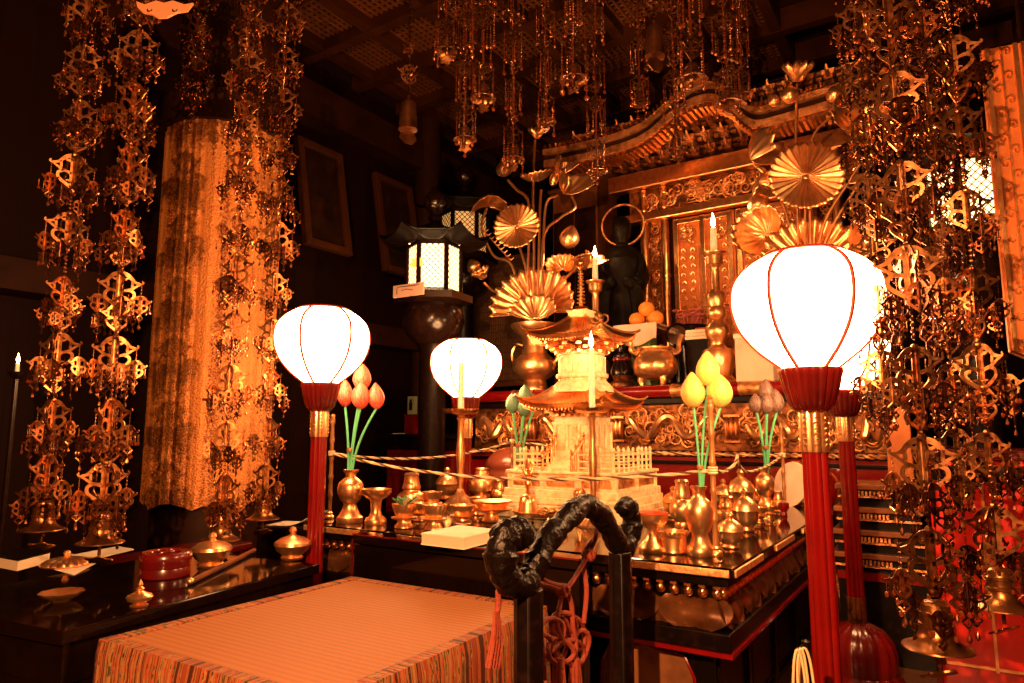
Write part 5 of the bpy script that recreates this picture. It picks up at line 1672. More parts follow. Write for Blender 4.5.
def pendant_mesh(material, material2, ch=.045, k=.5, seed=0):
    """hangs from the origin: a bead chain, a small two-winged piece, a ring flower and a drop"""
    rnd = random.Random(seed)
    m = MB()
    chain_pts(m, (0, 0, 0), (0, 0, -ch), .0022, .0085)
    z = -ch - UL * k
    for i in range(3):
        m.M = Matrix.Translation((0, 0, z)) @ Matrix.Rotation(rnd.random() + 2 * pi * i / 3, 4, 'Z'); wing(m, UL * k, .002, 1.25)
    m.M = Matrix.Translation((0, 0, z - .014)) @ Matrix.Rotation(rnd.random() * 3, 4, 'Z') @ Matrix.Rotation(pi / 2, 4, 'X')
    m.tube([((.009 + .0018 * cos(4 * a)) * cos(a), (.009 + .0018 * cos(4 * a)) * sin(a), 0) for a in [2 * pi * j / 16 for j in range(16)]], .0022, 5, closed=True)
    m.M = Matrix.Identity(4)
    chain_pts(m, (0, 0, z), (0, 0, z - .034), .0018, .010)
    m.lathe([(0, z - .052), (.0045, z - .047), (.0035, z - .040), (0, z - .033)], 8)
    for i in range(3):                         # small drops from the wing tips
        a = rnd.random() * 6.28; r = UL * k * .55
        m.tube([(r * cos(a), r * sin(a), z + UL * k * .6), (r * cos(a), r * sin(a), z + UL * k * .6 - .022)], .0007, 4)
        m.ball((r * cos(a), r * sin(a), z + UL * k * .6 - .026), (.0042, .0042, .006), 6, 5, 1)
    return m.mesh('pendant', [material, material2], True, 35)
def bead_pendant_mesh(material, L, seed):
    m = MB(); rnd = random.Random(seed)
    n = int(L / .013)
    for i in range(n):
        m.ball((0, 0, -L * (i + .5) / n), rnd.choice((.0035, .0045, .006)), 7, 5)
    m.tube([(0, 0, 0), (0, 0, -L)], .001, 4)
    m.lathe([(0, -L - .030), (.009, -L - .022), (.011, -L - .012), (.006, -L - .003), (.002, -L)], 10)
    return m.mesh('bead_pendant', [material], True, 35)
def beadchain_mesh(L, r=.0052, material=None):
    m = MB(); chain_pts(m, (0, 0, 0), (0, 0, L), r, .0125)
    return m.mesh('bead_chain', material or YORAKU)
BELLP = [(.0, 1.0), (.30, 1.0), (.40, .94), (.43, .80), (.48, .78), (.48, .72), (.44, .70), (.45, .55), (.51, .53), (.51, .47), (.47, .45), (.49, .33), (.58, .20), (.78, .09), (.98, .03), (1.0, .0), (.93, .0), (.7, .05), (.5, .15), (.42, .4), (.38, .85), (0, .9)]
def bell_mesh(R, H, material): return MB().lathe([(r * R, h * H) for r, h in BELLP], 28).mesh('bell', material)
def clapper_mesh(R, material):
    m = MB(); m.tube([(0, 0, R * .6), (0, 0, -R * .55)], R * .07, 6)
    m.M = Matrix.Translation((0, 0, -R * .75)) @ Matrix.Rotation(pi / 2 - .5, 4, 'X')
    pts = []
    for i in range(36):
        a = 2 * pi * i / 36; r = R * (.50 + .10 * cos(5 * a)); pts.append((r * cos(a), r * sin(a) * .8))
    m.prism(pts, R * .06)
    return m.mesh('clapper', material)
def make_yoraku_set(metal, pendm, beadm, bellm, Rb, Hb):
    return dict(orn=ornament_mesh(metal), orn2=ornament_mesh(metal, .72, 3), pend=[pendant_mesh(metal, beadm, .040, .50, 1), pendant_mesh(pendm, beadm, .055, .52, 2), pendant_mesh(pendm, beadm, .022, .40, 3)],
                bead=beadchain_mesh(.115, material=pendm), bell=bell_mesh(Rb, Hb, bellm), clap=clapper_mesh(Rb, bellm), long=beadchain_mesh(1.0, material=beadm), Hb=Hb)
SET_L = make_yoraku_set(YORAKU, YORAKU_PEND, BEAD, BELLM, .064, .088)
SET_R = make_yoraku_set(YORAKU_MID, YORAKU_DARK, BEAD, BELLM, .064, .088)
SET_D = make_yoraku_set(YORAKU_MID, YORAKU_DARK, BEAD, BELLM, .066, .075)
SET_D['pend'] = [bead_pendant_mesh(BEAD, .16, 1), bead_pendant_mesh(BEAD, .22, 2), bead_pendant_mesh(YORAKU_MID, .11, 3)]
SET_D['bead'] = beadchain_mesh(.22, .007, BEAD)
def yoraku(S_, label, px, py, Y, group, yaw=0, k=1.0, pitch=.198, ztop=None, seed=0, dense=True, bell=True):
    """strand hanging from the ceiling; (px,py) is the rim of its end bell"""
    rnd = random.Random(seed)
    P = at_y(px, py, Y)
    t = thing('hanging_ornament', label, 'hanging ornament', P, yaw, group)
    t.scale = (k, k, k)
    zmax = ((ztop or (CAM.z + P.y * .74 + .1)) - P.z) / k
    if bell: link('clapper', S_['clap'], link('bell', S_['bell'], t))
    else: link('end_pendant', S_['pend'][1], t, (0, 0, S_['Hb']))
    z = S_['Hb'] + .012
    first = True
    while z < zmax:
        o = link('openwork_ornament', S_['orn'], t, (0, 0, z + (.012 if first else 0)))
        ry = rnd.uniform(-.9, .9); o.rotation_euler = (0, 0, ry); o.scale = (rnd.uniform(.88, 1.08),) * 3
        for i in range(4):
            a = pi / 2 * i + (0, .28, -.36, .15)[i]; r = UL * .59
            link('pendant', S_['pend'][(i + int(z * 10)) % 2], o, (r * cos(a), r * sin(a), UL * .72), rnd.random() * 6)
        if dense:
            for i in range(4):
                a = pi / 4 + pi / 2 * i + rnd.uniform(-.3, .3); r = UL * rnd.uniform(.35, .68)
                link('pendant', S_['pend'][2], o, (r * cos(a), r * sin(a), -.012 + UL * rnd.uniform(.0, .5)), rnd.random() * 6)
        b = link('bead_chain', S_['bead'], t, (0, 0, z + UL * 1.1))
        if rnd.random() < .75:
            o2 = link('small_ornament', S_['orn2'], t, (0, 0, z + UL * 1.25)); o2.rotation_euler = (0, 0, .7 + rnd.uniform(-.3, .3))
        z += pitch; first = False
    zc_ = (ZC + .05 - P.z) / k
    if z < zc_:
        o = link('hanging_chain', S_['long'], t, (0, 0, z)); o.scale = (1, 1, zc_ - z)
    return t
GL = 'gilt openwork strands hanging on the left'
yoraku(SET_L, 'outermost hanging openwork strand on the left, its bell over the white book', 42, 530, 2.15, GL, .35, seed=1)
yoraku(SET_L, 'gilt openwork strand hanging before the left edge of the brocade pillar', 100, 543, 2.03, GL, .15, seed=2)
yoraku(SET_L, 'gilt openwork strand hanging before the right side of the brocade pillar', 221, 540, 2.42, GL, .25, seed=3)
yoraku(SET_L, 'gilt openwork strand nearest the left red lantern, with the highest bell', 263, 519, 2.75, GL, .5, seed=4)
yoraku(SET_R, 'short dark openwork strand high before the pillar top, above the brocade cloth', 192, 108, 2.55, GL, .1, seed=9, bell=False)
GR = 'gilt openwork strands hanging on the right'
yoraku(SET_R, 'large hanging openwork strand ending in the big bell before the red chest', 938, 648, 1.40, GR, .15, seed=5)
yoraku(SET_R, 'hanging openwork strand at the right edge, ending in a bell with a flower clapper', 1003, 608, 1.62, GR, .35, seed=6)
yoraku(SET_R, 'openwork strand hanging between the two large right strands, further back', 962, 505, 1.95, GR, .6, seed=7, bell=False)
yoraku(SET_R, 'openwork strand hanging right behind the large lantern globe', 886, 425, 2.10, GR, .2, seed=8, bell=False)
GC = 'dark beaded strands hanging from the ceiling'
for i, (px, py, Y, k, lab) in enumerate((
    (446, 52, 3.0, .8, 'short beaded strand beside the left hanging cylinder bell'),
    (465, 140, 3.15, .85, 'beaded strand ending in a bell with a bright flower clapper, above the gilt bouquet'),
    (483, 99, 2.95, .9, 'beaded strand with a wide dark bell, second from the cylinder bell'),
    (513, 160, 3.3, .9, 'long beaded strand directly above the left gilt bouquet'),
    (546, 122, 3.1, .75, 'beaded strand ending in a small bell over the left tip of the shrine roof'),
    (574, 80, 2.75, .95, 'beaded strand with a wide bell hanging highest over the shrine roof'),
    (597, 172, 3.4, .85, 'long beaded strand whose bell hangs below the left shrine eave'),
    (640, 104, 3.5, .8, 'beaded strand hanging before the right cylinder bell'),
    (676, 151, 3.35, .9, 'long beaded strand hanging before the rising curve of the shrine roof'),
    (692, 80, 2.7, .95, 'beaded strand with a wide tilted bell above the crest of the shrine roof'),
    (728, 104, 3.0, .95, 'beaded strand with a wide bell right of the shrine roof crest'),
    (743, 96, 3.2, .7, 'thin beaded strand rightmost over the shrine roof'))):
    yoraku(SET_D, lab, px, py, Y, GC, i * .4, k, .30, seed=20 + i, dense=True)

# ---- cylinder bells with leaf clappers
def cyl_bell(px, py, Y, r, h, label, topornament=True):
    P = at_y(px, py, Y); s = mpp(P); r *= s; h *= s
    t = thing('cylinder_bell', label, 'bell', P, .4, 'cylinder bells hanging from the ceiling')
    part('bell_tube', MB().lathe([(r, 0), (r * .92, h * .5), (r * .78, h), (r * .4, h * 1.12), (r * .2, h * 1.12), (r * .15, h * 1.3)], 24), BELLM, t)
    m = MB(); m.tube([(0, 0, h * .5), (0, 0, -h * .2)], r * .06, 5)
    m.M = Matrix.Translation((0, 0, -h * .25)) @ Matrix.Rotation(.5, 4, 'Y')
    m.prism([(-r * .9, r * .1), (-r * .3, r * .75), (r * .4, r * .7), (r * .95, r * .2), (r * .8, -r * .5), (r * .1, -r * .8), (-r * .7, -r * .6)], r * .12)
    part('leaf_clapper', m, BELLM, t)
    m = MB(); chain_pts(m, (0, 0, h * 1.25), (0, 0, ZC + .05 - P.z), r * .18, r * .5)
    part('hanging_chain', m, YORAKU_DARK, t)
    o = link('openwork_ornament', SET_L['orn'], t, (0, 0, h * 1.75), .3); o.scale = (.85, .85, .85)
    o = link('hanging_tassel', SET_L['pend'][0], t, (0, 0, h * 3.6), .3)
cyl_bell(408, 130, 3.0, 9.5, 28, 'slender cylinder bell with a leaf clapper, hanging left of the beaded strands')
cyl_bell(655, 57, 2.8, 10, 30, 'slender cylinder bell with a leaf clapper, hanging among the strands over the shrine roof')
P = at_y(162, 13, 1.75)
t = thing('hanging_canopy_plate', 'scalloped orange-lit metal plate with two holes, hanging at the top above the brocade pillar', 'hanging ornament', P)
s = mpp(P) * 1.05
m = MB(); m.M = Matrix.Rotation(-.25, 4, 'X')
top = [(-27, 14), (-18, 10), (-8, 15), (0, 12), (8, 15), (20, 10), (28, 12)]
bot = [(28, 12), (24, 2), (14, 0), (6, -6), (-2, -7), (-10, -2), (-18, 0), (-24, 6)]
m.prism([(x * s, z * s) for x, z in top + bot[1:]], .006)
part('plate', m, mat('copper_plate', (.75, .30, .14), .5, .3), t, False)
for x in (-12, 12):
    q = MB(); q.M = Matrix.Rotation(-.45, 4, 'X') @ Matrix.Translation((x * s, -.003, 3 * s)) @ Matrix.Rotation(pi / 2, 4, 'X'); q.tube([(2.2 * s * cos(2 * pi * i / 12), 2.2 * s * sin(2 * pi * i / 12), 0) for i in range(12)], 1 * s, 5, closed=True)
    part('eyelet', q, BLACKM, t)
m = MB(); chain_pts(m, (0, .02, 12 * s), (0, .02, ZC + .05 - P.z), .004, .02); part('hanging_chain', m, YORAKU_DARK, t)

# ================================================================== chime stand with red cords
BARM = mat('carved_black_wood', (0.004, 0.002, 0.0012), 0.36, spec=.22, bump=(45, .9))
q0 = at_z(531, 683, .35); q0 = at_y(531, 640, 1.27)
SPN = E2
def onst(px, py):
    d = ray(px, py); n = E1
    p0 = Vector((q0.x, q0.y, 0))
    return CAM + d * ((p0 - CAM).dot(n) / d.dot(n))
ks = thing('chime_stand', 'black lacquered chime stand with a cloud-scroll top bar, in front of the altar', 'stand', (q0.x, q0.y, 0), 0)
ko = Vector(ks.location)
def kp(x, y): return onst(460 + x / 3.364, 480 + y / 3.364) - ko
bar = [(222, 208), (212, 186), (185, 180), (158, 190), (140, 230), (140, 290), (165, 340), (205, 355), (240, 320), (265, 260), (300, 195), (350, 140), (400, 92), (430, 88), (465, 110), (500, 160), (530, 215), (552, 228), (574, 190), (578, 130), (562, 92), (545, 95), (541, 112)]
bp = spline([kp(x, y) for x, y in bar], 5)
rs = []
for i in range(len(bp)):
    u = i / (len(bp) - 1)
    rs.append(.0235 * (min(1, .55 + u * 8) if u < .1 else (min(1, .5 + (1 - u) * 6) if u > .9 else 1)))
rs = [r * (1 + .10 * sin(i * .9) + .07 * sin(i * 2.3 + 1)) * (1.18 if i < 28 else 1) for i, r in enumerate(rs)]
part('top_bar', MB().tube(bp, rs, 12), BARM, ks, label='thick undulating bar with scrolled ends')
pl_, pr_ = kp(230, 345), kp(538, 225)
for pnt in (pl_, pr_):
    m = MB(); m.lathe([(.030, 0), (.030, .02), (.027, .03), (.027, pnt.z - .01)], 8, (pnt.x, pnt.y, 0))
    part('post', m, BLACKM, ks, bevel=.003)
    m = MB(); m.box((pnt.x, pnt.y, .03), (.24, .07, .06), rz=ROT); part('foot', m, BLACKM, ks, False, bevel=.01)
m = MB(); m.tube([(pl_.x, pl_.y, .12), (pr_.x, pr_.y, .12)], .018, 8); part('lower_rail', m, BLACKM, ks)
m = MB(); m.tube([(pl_.x, pl_.y, .34), (pr_.x, pr_.y, .34)], .012, 8); part('middle_rail', m, BLACKM, ks)
kc = thing('knotted_rope', 'knotted orange-red cords and tassels draped over the chime stand', 'cord', ks.location)
OFFC = -E1 * .034
def cord(pts, r=.0052, nm='cord'):
    part(nm, MB().tube(spline([kp(x, y) + OFFC + Vector(E1) * -dz for x, y, dz in [(p[0], p[1], p[2] if len(p) > 2 else 0) for p in pts]], 6), r, 8), CORD, kc)
cord([(508, 165), (500, 205), (480, 255), (450, 310), (405, 372), (345, 360), (300, 352), (275, 360)])
cord([(505, 200, .004), (478, 262, .01), (474, 380), (465, 490)])
cord([(318, 250), (322, 310), (335, 345), (400, 368)])
cord([(285, 345), (290, 365), (312, 460), (330, 570), (338, 683)])
cord([(400, 370), (388, 420), (378, 490), (395, 560)])
cord([(410, 375), (425, 430), (430, 500), (440, 560), (432, 640)])
def knot(x, y, k=1.0, n=3):
    c = kp(x, y) + OFFC
    for i in range(n):
        m = MB(); m.M = Matrix.Translation(c) @ Matrix.Rotation(i * 1.1, 4, SPN) @ Matrix.Rotation(pi / 2 + i * .9, 4, 'X')
        m.tube([(.013 * k * cos(2 * pi * j / 16), .010 * k * sin(2 * pi * j / 16), .002 * sin(4 * pi * j / 16)) for j in range(16)], .0052, 7, closed=True)
        part('knot', m, CORD, kc)
knot(480, 258, .9); knot(395, 378, .9); knot(288, 355, .8, 2)
# large looped bow
cx_, cy_ = 405, 545
for i, (dx, dy, rx, ry, rot) in enumerate(((-50, -10, 38, 62, .3), (5, -40, 40, 50, -.2), (45, -20, 34, 60, -.4), (-20, 40, 45, 40, .8), (30, 45, 40, 45, -.9), (0, 5, 26, 75, 0), (-75, 35, 26, 50, .1), (60, 30, 22, 60, .1))):
    pts = []
    for j in range(18):
        a = 2 * pi * j / 18; u, w_ = rx * cos(a), ry * sin(a)
        pts.append(kp(cx_ + dx + u * cos(rot) - w_ * sin(rot), cy_ + dy + u * sin(rot) + w_ * cos(rot)) + OFFC - E1 * (.006 * (i % 3) + .004 * sin(2 * a)))
    part('bow_loop', MB().tube(pts, .0052, 8, closed=True), CORD, kc)
for x0, y0, x1, y1 in ((384, 610, 384, 690), (436, 610, 440, 690)):
    for j in range(9):
        ox = (j % 3 - 1) * 9; oz = (j // 3 - 1) * .006
        part('tassel_strand', MB().tube([kp(x0 + ox * .4, y0) + OFFC + E1 * oz, kp(x1 + ox, y1 + 60) + OFFC + E1 * oz * 1.6], .0034, 6), CORD, kc)
cord([(183, 380), (184, 430), (180, 455)])
for j in range(8):
    ox = (j % 4 - 1.5) * 8
    part('tassel_strand', MB().tube(spline([kp(178 + ox * .4, 452) + OFFC, kp(176 + ox, 540) + OFFC + E1 * .004 * (j // 4), kp(160 + ox * 1.2, 645) + OFFC + E1 * .006 * (j // 4)], 4), .0032, 6), CORD, kc)

# ================================================================== objects on the left table
def on_table(px, py): return at_z(px, py, ZT)
GT = 'brass pieces on the black side table'
t, s = lathe_thing('lidded_bowl', 'polished brass bowl with a knobbed lid on the side table, below the third strand', 'bowl', 211, 566, [('bowl', [(12, 0), (13, 2), (11, 4), (17, 10), (18.4, 15), (19.4, 16)], BRASS), ('lid', [(19.4, 16), (18.6, 19), (13, 22.5), (4, 25), (3, 27), (4.4, 29), (3, 32), (0, 33)], BRASS)], z=ZT, group=GT)
t, s = lathe_thing('lidded_bowl', 'polished brass bowl with a knobbed lid at the far end of the side table', 'bowl', 292, 559, [('bowl', [(10, 0), (11, 2), (9.5, 4), (15.5, 9), (17, 13), (18, 14)], BRASS), ('lid', [(18, 14), (17.4, 17), (12, 20.5), (4, 23), (2.6, 25), (4, 28), (2.6, 31), (0, 32)], BRASS)], z=ZT, group=GT)
t, s = lathe_thing('round_box', 'round red lacquered box with a stepped lid on the side table', 'box', 165, 576, [('box', [(22, 0), (23, 1), (23, 9), (22.4, 10)], DRED), ('lid', [(23.4, 10), (23.6, 11), (23.6, 15), (24, 16), (23.8, 22), (22, 24), (20, 23.2), (0, 23)], DRED)], z=ZT)
for i in range(5):
    q = MB(); a = i * 1.257; q.tube([(10 * s * cos(a) + 5 * s * cos(b), 10 * s * sin(a) + 5 * s * sin(b), 23.6 * s) for b in [j * .5 for j in range(9)]], .6 * s, 4); part('lid_scroll', q, DRED, t)
t, s = lathe_thing('pierced_lid', 'low round pierced brass lid with a knob lying on white paper', 'lid', 66, 566, [('rim', [(21, 1), (22, 2.2), (21, 4), (17, 6.5), (9, 8.5), (3, 9.5), (2, 10.5), (3.4, 13), (2, 15), (0, 15.5)], BRASS, 18)], z=ZT, group=GT)
t, s = lathe_thing('leaf_dish', 'small shallow brass dish near the front edge of the side table', 'dish', 61, 601, [('dish', [(8, 0), (9, 1), (15, 5), (19, 8), (19.6, 9.2), (16, 7.6), (8, 4), (0, 3)], BRASS, 9)], z=ZT, group=GT)
t, s = lathe_thing('spired_cup', 'small brass cup with a tall spired lid at the middle of the side table', 'cup', 139, 606, [('cup', [(8, 0), (8.5, 1), (5, 3), (11, 6), (12, 9)], BRASS), ('lid', [(12.5, 9), (11, 11), (6, 13), (3, 15), (4, 17), (2, 19), (2.6, 21), (1, 24), (0, 26)], BRASS)], z=ZT, group=GT)
pa, pb2 = on_table(190, 585), on_table(254, 553)
t = thing('incense_rod', 'long thin brass handle rod lying across the side table', 'rod', (pa + pb2) / 2)
m = MB(); d = pb2 - pa; m.tube([Vector(-d / 2) + Vector((0, 0, .009)), Vector(d / 2) + Vector((0, 0, .009))], .008, 8); part('rod', m, WOODM, t)
m = MB(); m.ball(tuple(Vector(-d / 2) + Vector((0, 0, .011))), (.012, .012, .010), 10, 8); part('knob', m, BRASS, t)
# thick white book and loose papers
def flat_quad(name, label, cat, px, z, h, material, mat2=None, part1='pages', part2='cover', group=None):
    P = [at_z(x, y, z + h) for x, y in px]; c = sum(P, Vector()) / 4
    t = thing(name, label, cat, (c.x, c.y, z), 0, group)
    def sl(z0, z1, g=0.0):
        m = MB(); vs = []
        for zz in (z0, z1):
            for p in P: vs.append(((p.x - c.x) * (1 + g), (p.y - c.y) * (1 + g), zz))
        return m.add(vs, [(3, 2, 1, 0), (4, 5, 6, 7), (0, 1, 5, 4), (1, 2, 6, 5), (2, 3, 7, 6), (3, 0, 4, 7)])
    part(part1, sl(.0005, h - .003 if mat2 else h), material, t, False)
    if mat2: part(part2, sl(h - .003, h, .02), mat2, t, False)
    return t
flat_quad('closed_book', 'thick white-paged book with a dark cover at the far left of the side table', 'book', [(-4, 556), (20, 547), (50, 552), (18, 560)], ZT, .034, PAGES, BLACKM)
flat_quad('paper_sheet', 'white paper sheet under the pierced brass lid', 'paper', [(42, 566), (70, 553), (100, 561), (74, 575)], ZT + .0002, .0015, PAPER)
flat_quad('paper_sheet', 'long white paper strip lying behind the pierced brass lid', 'paper', [(66, 556), (118, 546), (134, 549), (84, 561)], ZT, .004, PAPER)
# red bench behind the table
P = at_z(182, 548, .42)
rb = thing('red_bench', 'low red-lacquered bench behind the side table, at the foot of the brocade pillar', 'bench', (P.x + .0, P.y - .07, 0), trz)
part('top', MB().box((0, .0, .405), (.62, .24, .03)), DRED, rb, False, bevel=.006)
for sx in (-1, 1):
    for sy in (-1, 1): part('leg', MB().box((sx * .27, sy * .085, .195), (.05, .05, .39)), DRED, rb, False, bevel=.004)
part('apron', MB().box((0, 0, .36), (.56, .2, .06)), DRED, rb, False)
P = at_z(296, 524, .47)
ls = thing('reading_stand', 'small dark stand left of the left lantern pole, holding a curled sheet', 'stand', (P.x, P.y + .03, 0), -.2)
part('top', MB().box((0, 0, .455), (.30, .22, .02)), BLACKM, ls, False, bevel=.004)
for sx in (-1, 1): part('side', MB().box((sx * .12, 0, .225), (.02, .18, .45)), BLACKM, ls, False)
t = thing('curled_paper', 'curled white paper sheet on the small dark stand beside the left red pole', 'paper', (P.x, P.y + .03, .466), -.2)
m = MB().grid(lambda u, v: ((u - .5) * .24, (v - .5) * .16, .001 + .05 * max(0, u - .45) ** 1.6 * 3), 12, 4)
o = part('sheet', m, PAPER, t); so = o.modifiers.new('t', 'SOLIDIFY'); so.thickness = .0015
# far left candle
P = at_y(17, 372, 2.75)
t = thing('floor_candlestick', 'thin dark floor candlestick at the far left edge', 'candlestick', (P.x, P.y, 0))
part('foot', MB().lathe([(.10, 0), (.10, .02), (.04, .05), (.012, .10)], 24), BRONZE, t)
part('stem', MB().lathe([(.012, .08), (.010, P.z - .03), (.03, P.z - .008), (.032, P.z)], 16), BRONZE, t)
c = thing('candle', 'small burning candle alone in the dark at the far left', 'candle', (P.x, P.y, P.z), 0, 'lit white candles')
part('wax', MB().lathe([(.008, 0), (.007, .035), (0, .034)], 12), CANDLE, c)
part('flame', MB().lathe([(0, .036), (.0055, .044), (.006, .052), (0, .078)], 10), FLAME, c)
lamp('candle_glow', (P.x + .03, P.y - .03, P.z + .12), .5, (1, .45, .15), .02)

# ================================================================== dark chest and small objects left of the platform
cc = room(-1.86, 1.32)
ch_ = thing('dark_chest', 'dark side chest with a deep red front, left of the rear platform', 'chest', cc, ROT)
ztop = at_z(440, 437, .9).z
ZK = .885
part('top', MB().box((0, 0, ZK - .015), (.72, .50, .03)), BLACKM, ch_, False, bevel=.006)
part('cornice', MB().box((0, 0, ZK - .07), (.66, .44, .08)), BLACKM, ch_, False, bevel=.006)
part('body', MB().box((0, 0, .40), (.62, .42, .78)), DRED, ch_, False)
for sx in (-.15, .15):
    d_ = part('door', MB().box((sx, -.215, .42), (.28, .016, .60)), DRED, ch_, False, bevel=.004); q = MB().ball((sx * .2, -.228, .45), .012, 8, 6); part('knob', q, GOLD, d_)
def on_chest(px, b=1.2): P = at_b(px, 430, b); P.z = ZK; return P
P = on_chest(412); s = mpp(P)
t = thing('small_box', 'small red box standing on the dark chest', 'box', P, ROT)
part('box', MB().box((0, 0, 9 * s), (13 * s, 9 * s, 18 * s)), RED, t, False, bevel=.003); part('lid', MB().box((0, 0, 18.6 * s), (14 * s, 10 * s, 2 * s)), DRED, t, False)
t = thing('small_packet', 'small pale green packet with a dark figure, standing on the red box', 'packet', P + Vector((0, 0, 19.7 * s)), ROT)
part('packet', MB().box((0, 0, 9 * s), (9 * s, 5 * s, 18 * s)), mat('pale_green_card', (.35, .45, .25), .6), t, False, bevel=.002)
m = MB(); m.box((0, -2.7 * s, 8 * s), (4 * s, .6 * s, 8 * s)); m.ball((0, -2.7 * s, 13.4 * s), (1.6 * s, .5 * s, 1.8 * s), 8, 6); part('printed_figure', m, BLACKM, t)
P = on_chest(434); s = mpp(P)
t = thing('carved_tablet', 'narrow gilt carved tablet standing on the dark chest', 'tablet', P, ROT)
part('base', MB().box((0, 0, 2 * s), (14 * s, 9 * s, 4 * s)), GOLD, t, False, bevel=.002)
m = MB().box((0, 0, 20 * s), (9 * s, 3 * s, 34 * s)); part('board', m, DARKGILT, t, False)
m = MB(); scrolls(m, -4 * s, 4 * s, 4 * s, 37 * s, 2.6 * s, -1.6 * s, 5, n=24, tw=.5 * s, bulge=.3 * s); part('carving', m, CARVED, t)
part('cap', MB().lathe([(6 * s, 37 * s), (5 * s, 40 * s), (0, 43 * s)], 12), GOLD, t)
P = on_chest(402); s = mpp(P)
t = thing('paper_card', 'small white card lying at the left end of the dark chest', 'card', P + Vector((0, 0, .0)), ROT)
part('card', MB().box((0, 0, .004), (16 * s, 10 * s, .006)), PAPER, t, False, bevel=.001)

# wooden fish drum behind the green lotus
P = at_y(512, 470, 4.10)
t = thing('wooden_fish_drum', 'round reddish-brown wooden fish drum behind the green lotus vase', 'drum', (P.x, P.y, 0), ROT)
part('stand', MB().lathe([(.15, 0), (.15, .03), (.10, .08), (.09, P.z - .22), (.15, P.z - .19)], 24), BLACKM, t)
part('cushion', MB().lathe([(.14, P.z - .19), (.16, P.z - .165), (.14, P.z - .13)], 24), RED, t)
def fd(u, v):
    a = 2 * pi * u; th = -pi / 2 + pi * v
    g_ = 1 - .10 * math.exp(-(sin(th) * 6) ** 2) * (1 if cos(a + pi / 2) > -.3 else .0)
    return (.165 * cos(th) * cos(a) * g_, .16 * cos(th) * sin(a) * g_, P.z + .135 * sin(th) * g_)
part('drum', MB().grid(fd, 40, 28, wrap=True), mat('fish_drum_wood', (.22, .05, .025), .28, coat=.4), t)

# red drum with pale skin beside the right corner of the altar
P = at_b(807, 489, .935)
t = thing('hand_drum', 'red-bodied drum with a pale skin, on a gilt stand behind the right altar corner', 'drum', (P.x, P.y, 0), 0)
Rd = .112
Mx = Matrix.Translation((0, 0, P.z)) @ Matrix.Rotation(-2.75, 4, 'Z') @ Matrix.Rotation(pi / 2 - .25, 4, 'Y')
m = MB(); m.M = Mx; m.lathe([(Rd * .92, -.09), (Rd * 1.06, -.04), (Rd * 1.06, .04), (Rd * .92, .09)], 36); part('body', m, RED, t)
for z in (-.09, .09):
    m = MB(); m.M = Mx; m.lathe([(Rd * .95, z - .012), (Rd * 1.0, z), (Rd * .95, z + .012)], 36); part('rim', m, GOLD, t)
    m = MB(); m.M = Mx; m.lathe([(Rd * .93, z + (.013 if z > 0 else -.013)), (0, z + (.016 if z > 0 else -.016))], 36); part('skin', m, CLOTHW, t)
m = MB()
for i in range(20):
    a = 2 * pi * i / 20; q = Mx @ Vector((Rd * .98 * cos(a), Rd * .98 * sin(a), .075)); m.ball(q, .007, 6, 4)
part('studs', m, GOLD, t)
m = MB()
for sg in (-1, 1):
    d_ = Mx.to_3x3() @ Vector((0, 0, sg * .07)); d_.z = 0
    m.tube([(d_.x - .08, d_.y + .06, .0), (d_.x, d_.y, P.z - Rd * 1.0)], .016, 8); m.tube([(d_.x + .08, d_.y - .06, .0), (d_.x, d_.y, P.z - Rd * 1.0)], .016, 8)
m.tube([Mx.to_3x3() @ Vector((0, 0, -.08)) * 1 + Vector((0, 0, P.z - Rd * .99)), Mx.to_3x3() @ Vector((0, 0, .08)) + Vector((0, 0, P.z - Rd * .99))], .016, 8)
part('stand', m, DARKGILT, t)

# ================================================================== right side furniture
r0 = at_y(927, 470, 2.2)
aR, bR = ab(Vector((r0.x, r0.y, 0)))
RX = .42
rc = thing('red_chest', 'bright red lacquered chest with thin gilt fittings, behind the right hanging bells', 'chest', room(aR + RX, bR + .18, 0), ROT)
part('body', MB().box((0, 0, .47), (2 * RX, .32, .70)), REDB, rc, False, bevel=.008)
part('top', MB().box((0, 0, .83), (2 * RX + .05, .36, .03)), DRED, rc, False, bevel=.006)
part('base', MB().box((0, 0, .06), (2 * RX + .04, .35, .12)), DRED, rc, False, bevel=.008)
for x in (-.28, .0, .28):
    part('fitting', MB().box((x, -.162, .50), (.008, .006, .62)), BRASS, rc, False)
part('fitting', MB().box((0, -.162, .20), (2 * RX - .02, .006, .008)), BRASS, rc, False)
part('black_band', MB().box((0, -.162, .77), (2 * RX - .02, .006, .05)), BLACKM, rc, False)
part('drawer', MB().box((.14, -.163, .68), (.25, .012, .10)), REDB, rc, False, bevel=.003)
P = at_y(890, 482, 2.78)
sb = thing('stepped_stand', 'dark stepped stand with rows of tiny gilt brackets, right of the red pole', 'stand', (P.x + .02, P.y + .12, 0), ROT)
for i, z in enumerate((.68, .59, .50, .41)):
    w_ = .30 + .02 * i
    part('shelf', MB().box((0, 0, z), (w_, .30, .022)), WOODM, sb, False, bevel=.004)
    m = MB()
    for j in range(10): m.box((-.09 + .014 * j, -.155, z - .024), (.008, .02, .018))
    m.box((0, -.148, z - .038), (w_ - .02, .012, .008))
    part('bracket_row', m, CARVED, sb, False)
    part('riser', MB().box((0, .01, z - .05), (w_ - .03, .26, .07)), BLACKM, sb, False)
part('red_band', MB().box((0, -.13, .33), (.32, .02, .03)), RED, sb, False)
part('body', MB().box((0, .01, .17), (.32, .26, .34)), BLACKM, sb, False)
P = at_y(893, 430, 3.05)
ep = thing('wooden_post', 'square orange-brown wooden post right of the frieze, behind the hanging strand', 'post', room(1.07, .985), ROT)
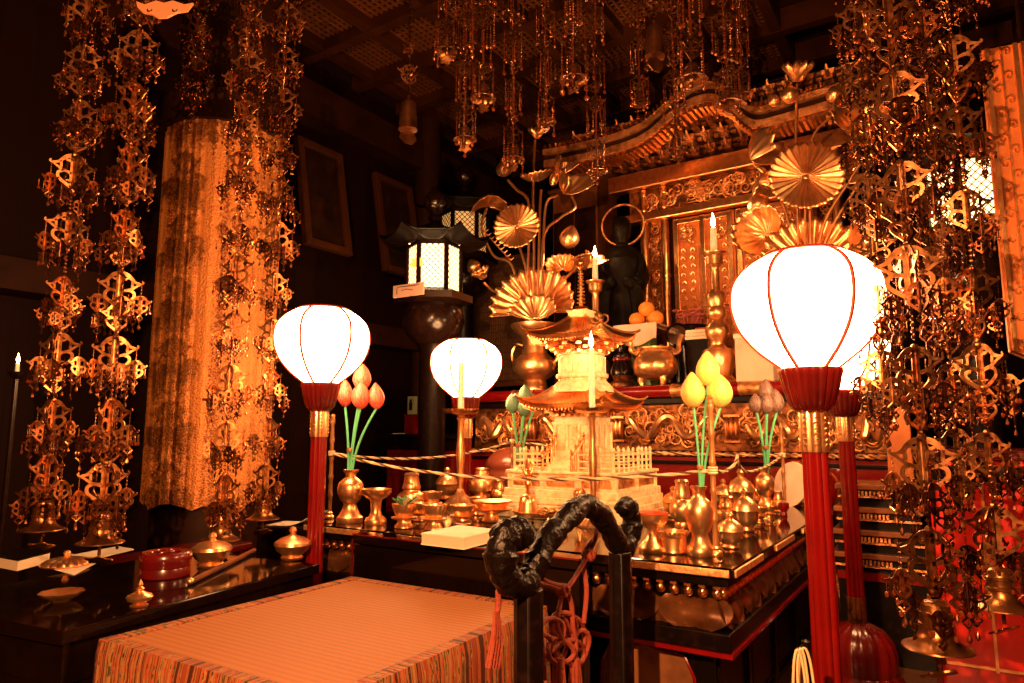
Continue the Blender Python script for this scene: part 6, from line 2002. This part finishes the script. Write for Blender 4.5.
part('post', MB().box((0, 0, .55), (.10, .10, 1.1)), ORWOOD, ep, False, bevel=.005)
part('cap', MB().box((0, 0, 1.115), (.13, .13, .03)), BRASS, ep, False, bevel=.004)
part('shoe', MB().box((0, 0, .04), (.12, .12, .08)), BRASS, ep, False, bevel=.004)
# hanging carved plaque at the right edge
c = [at_y(986, 52, 2.0), at_y(1003, 352, 2.0)]
P = (c[0] + c[1]) / 2
hh = c[0].z - c[1].z; sl_ = math.atan2(c[1].x - c[0].x, hh)
hp = thing('carved_plaque', 'long gilt plaque of carved scrollwork with a pointed lower end, hanging at the right edge', 'plaque', (P.x, P.y, P.z), -.42)
W = .21
m = MB(); m.prism([(0, hh / 2), (W, hh / 2), (W, -hh / 2), (W / 2, -hh / 2 - .06), (0, -hh / 2)], .02)
part('board', m, ORWOOD, hp, False)
m = MB()
for x in (.012, .085, .105, W - .012): m.box((x, -.014, 0), (.012, .012, hh))
m.tube([(0, -.012, -hh / 2), (W / 2, -.012, -hh / 2 - .058), (W, -.012, -hh / 2)], .006, 6)
part('moulding', m, GOLD, hp, False)
m = MB()
for x0 in (.05, .155):
    m.tube([(x0, -.011, -hh / 2 + .01), (x0, -.011, hh / 2)], .004, 5)
    for i in range(24):
        z = -hh / 2 + hh * (i + .5) / 24; s2 = 1 if i % 2 else -1
        m.tube([(x0 + s2 * .014 + s2 * -.015 * (1 - j / 14) * cos(j * .55), -.012, z + .018 * (1 - j / 16) * sin(j * .55)) for j in range(13)], [.0045 * (1 - j / 18) for j in range(13)], 5)
part('scroll_carving', m, GOLD, hp)
m = MB(); m.tube([(W / 2, 0, hh / 2), (W / 2, 0, ZC + .05 - P.z)], .006, 6); part('hanging_rod', m, BRONZE, hp)
# pale cord loops on a dark stand at the bottom right
P = at_y(804, 648, 1.30)
t = thing('cord_post', 'short dark post hung with pale looped cords, at the foot of the right red pole', 'post', (P.x + .012, P.y + .02, 0), 0)
part('post', MB().lathe([(.05, 0), (.05, .02), (.012, .04), (.008, P.z - .02), (.008, P.z + .006), (0, P.z + .01)], 16), BLACKM, t)
for i, (w_, h_, dx) in enumerate(((.014, .17, -.012), (.009, .13, -.02), (.012, .20, -.028))):
    m = MB(); m.tube(spline([(dx + w_ * cos(a) + .02 * sin(a) * 0 - .05 * max(0, -sin(a)) * .4, -.02 - .005 * i, P.z - h_ / 2 + h_ / 2 * sin(a)) for a in [2 * pi * j / 14 for j in range(14)]], 3, True), .0024, 6, closed=True)
    part('cord_loop', m, ROPEL, t)
m = MB(); m.tube([(-.028, -.022, P.z - .004), (0, 0, P.z)], .003, 6); part('hook', m, BLACKM, t)

# ================================================================== light
lamp('front_lamp', (-.38, -.25, 1.45), 430, (1, .42, .15), .015)
lamp('soft_fill', (-.2, -.9, 2.5), 70, (1, .38, .12), .25)  # added soft fill behind the camera, no visible source there
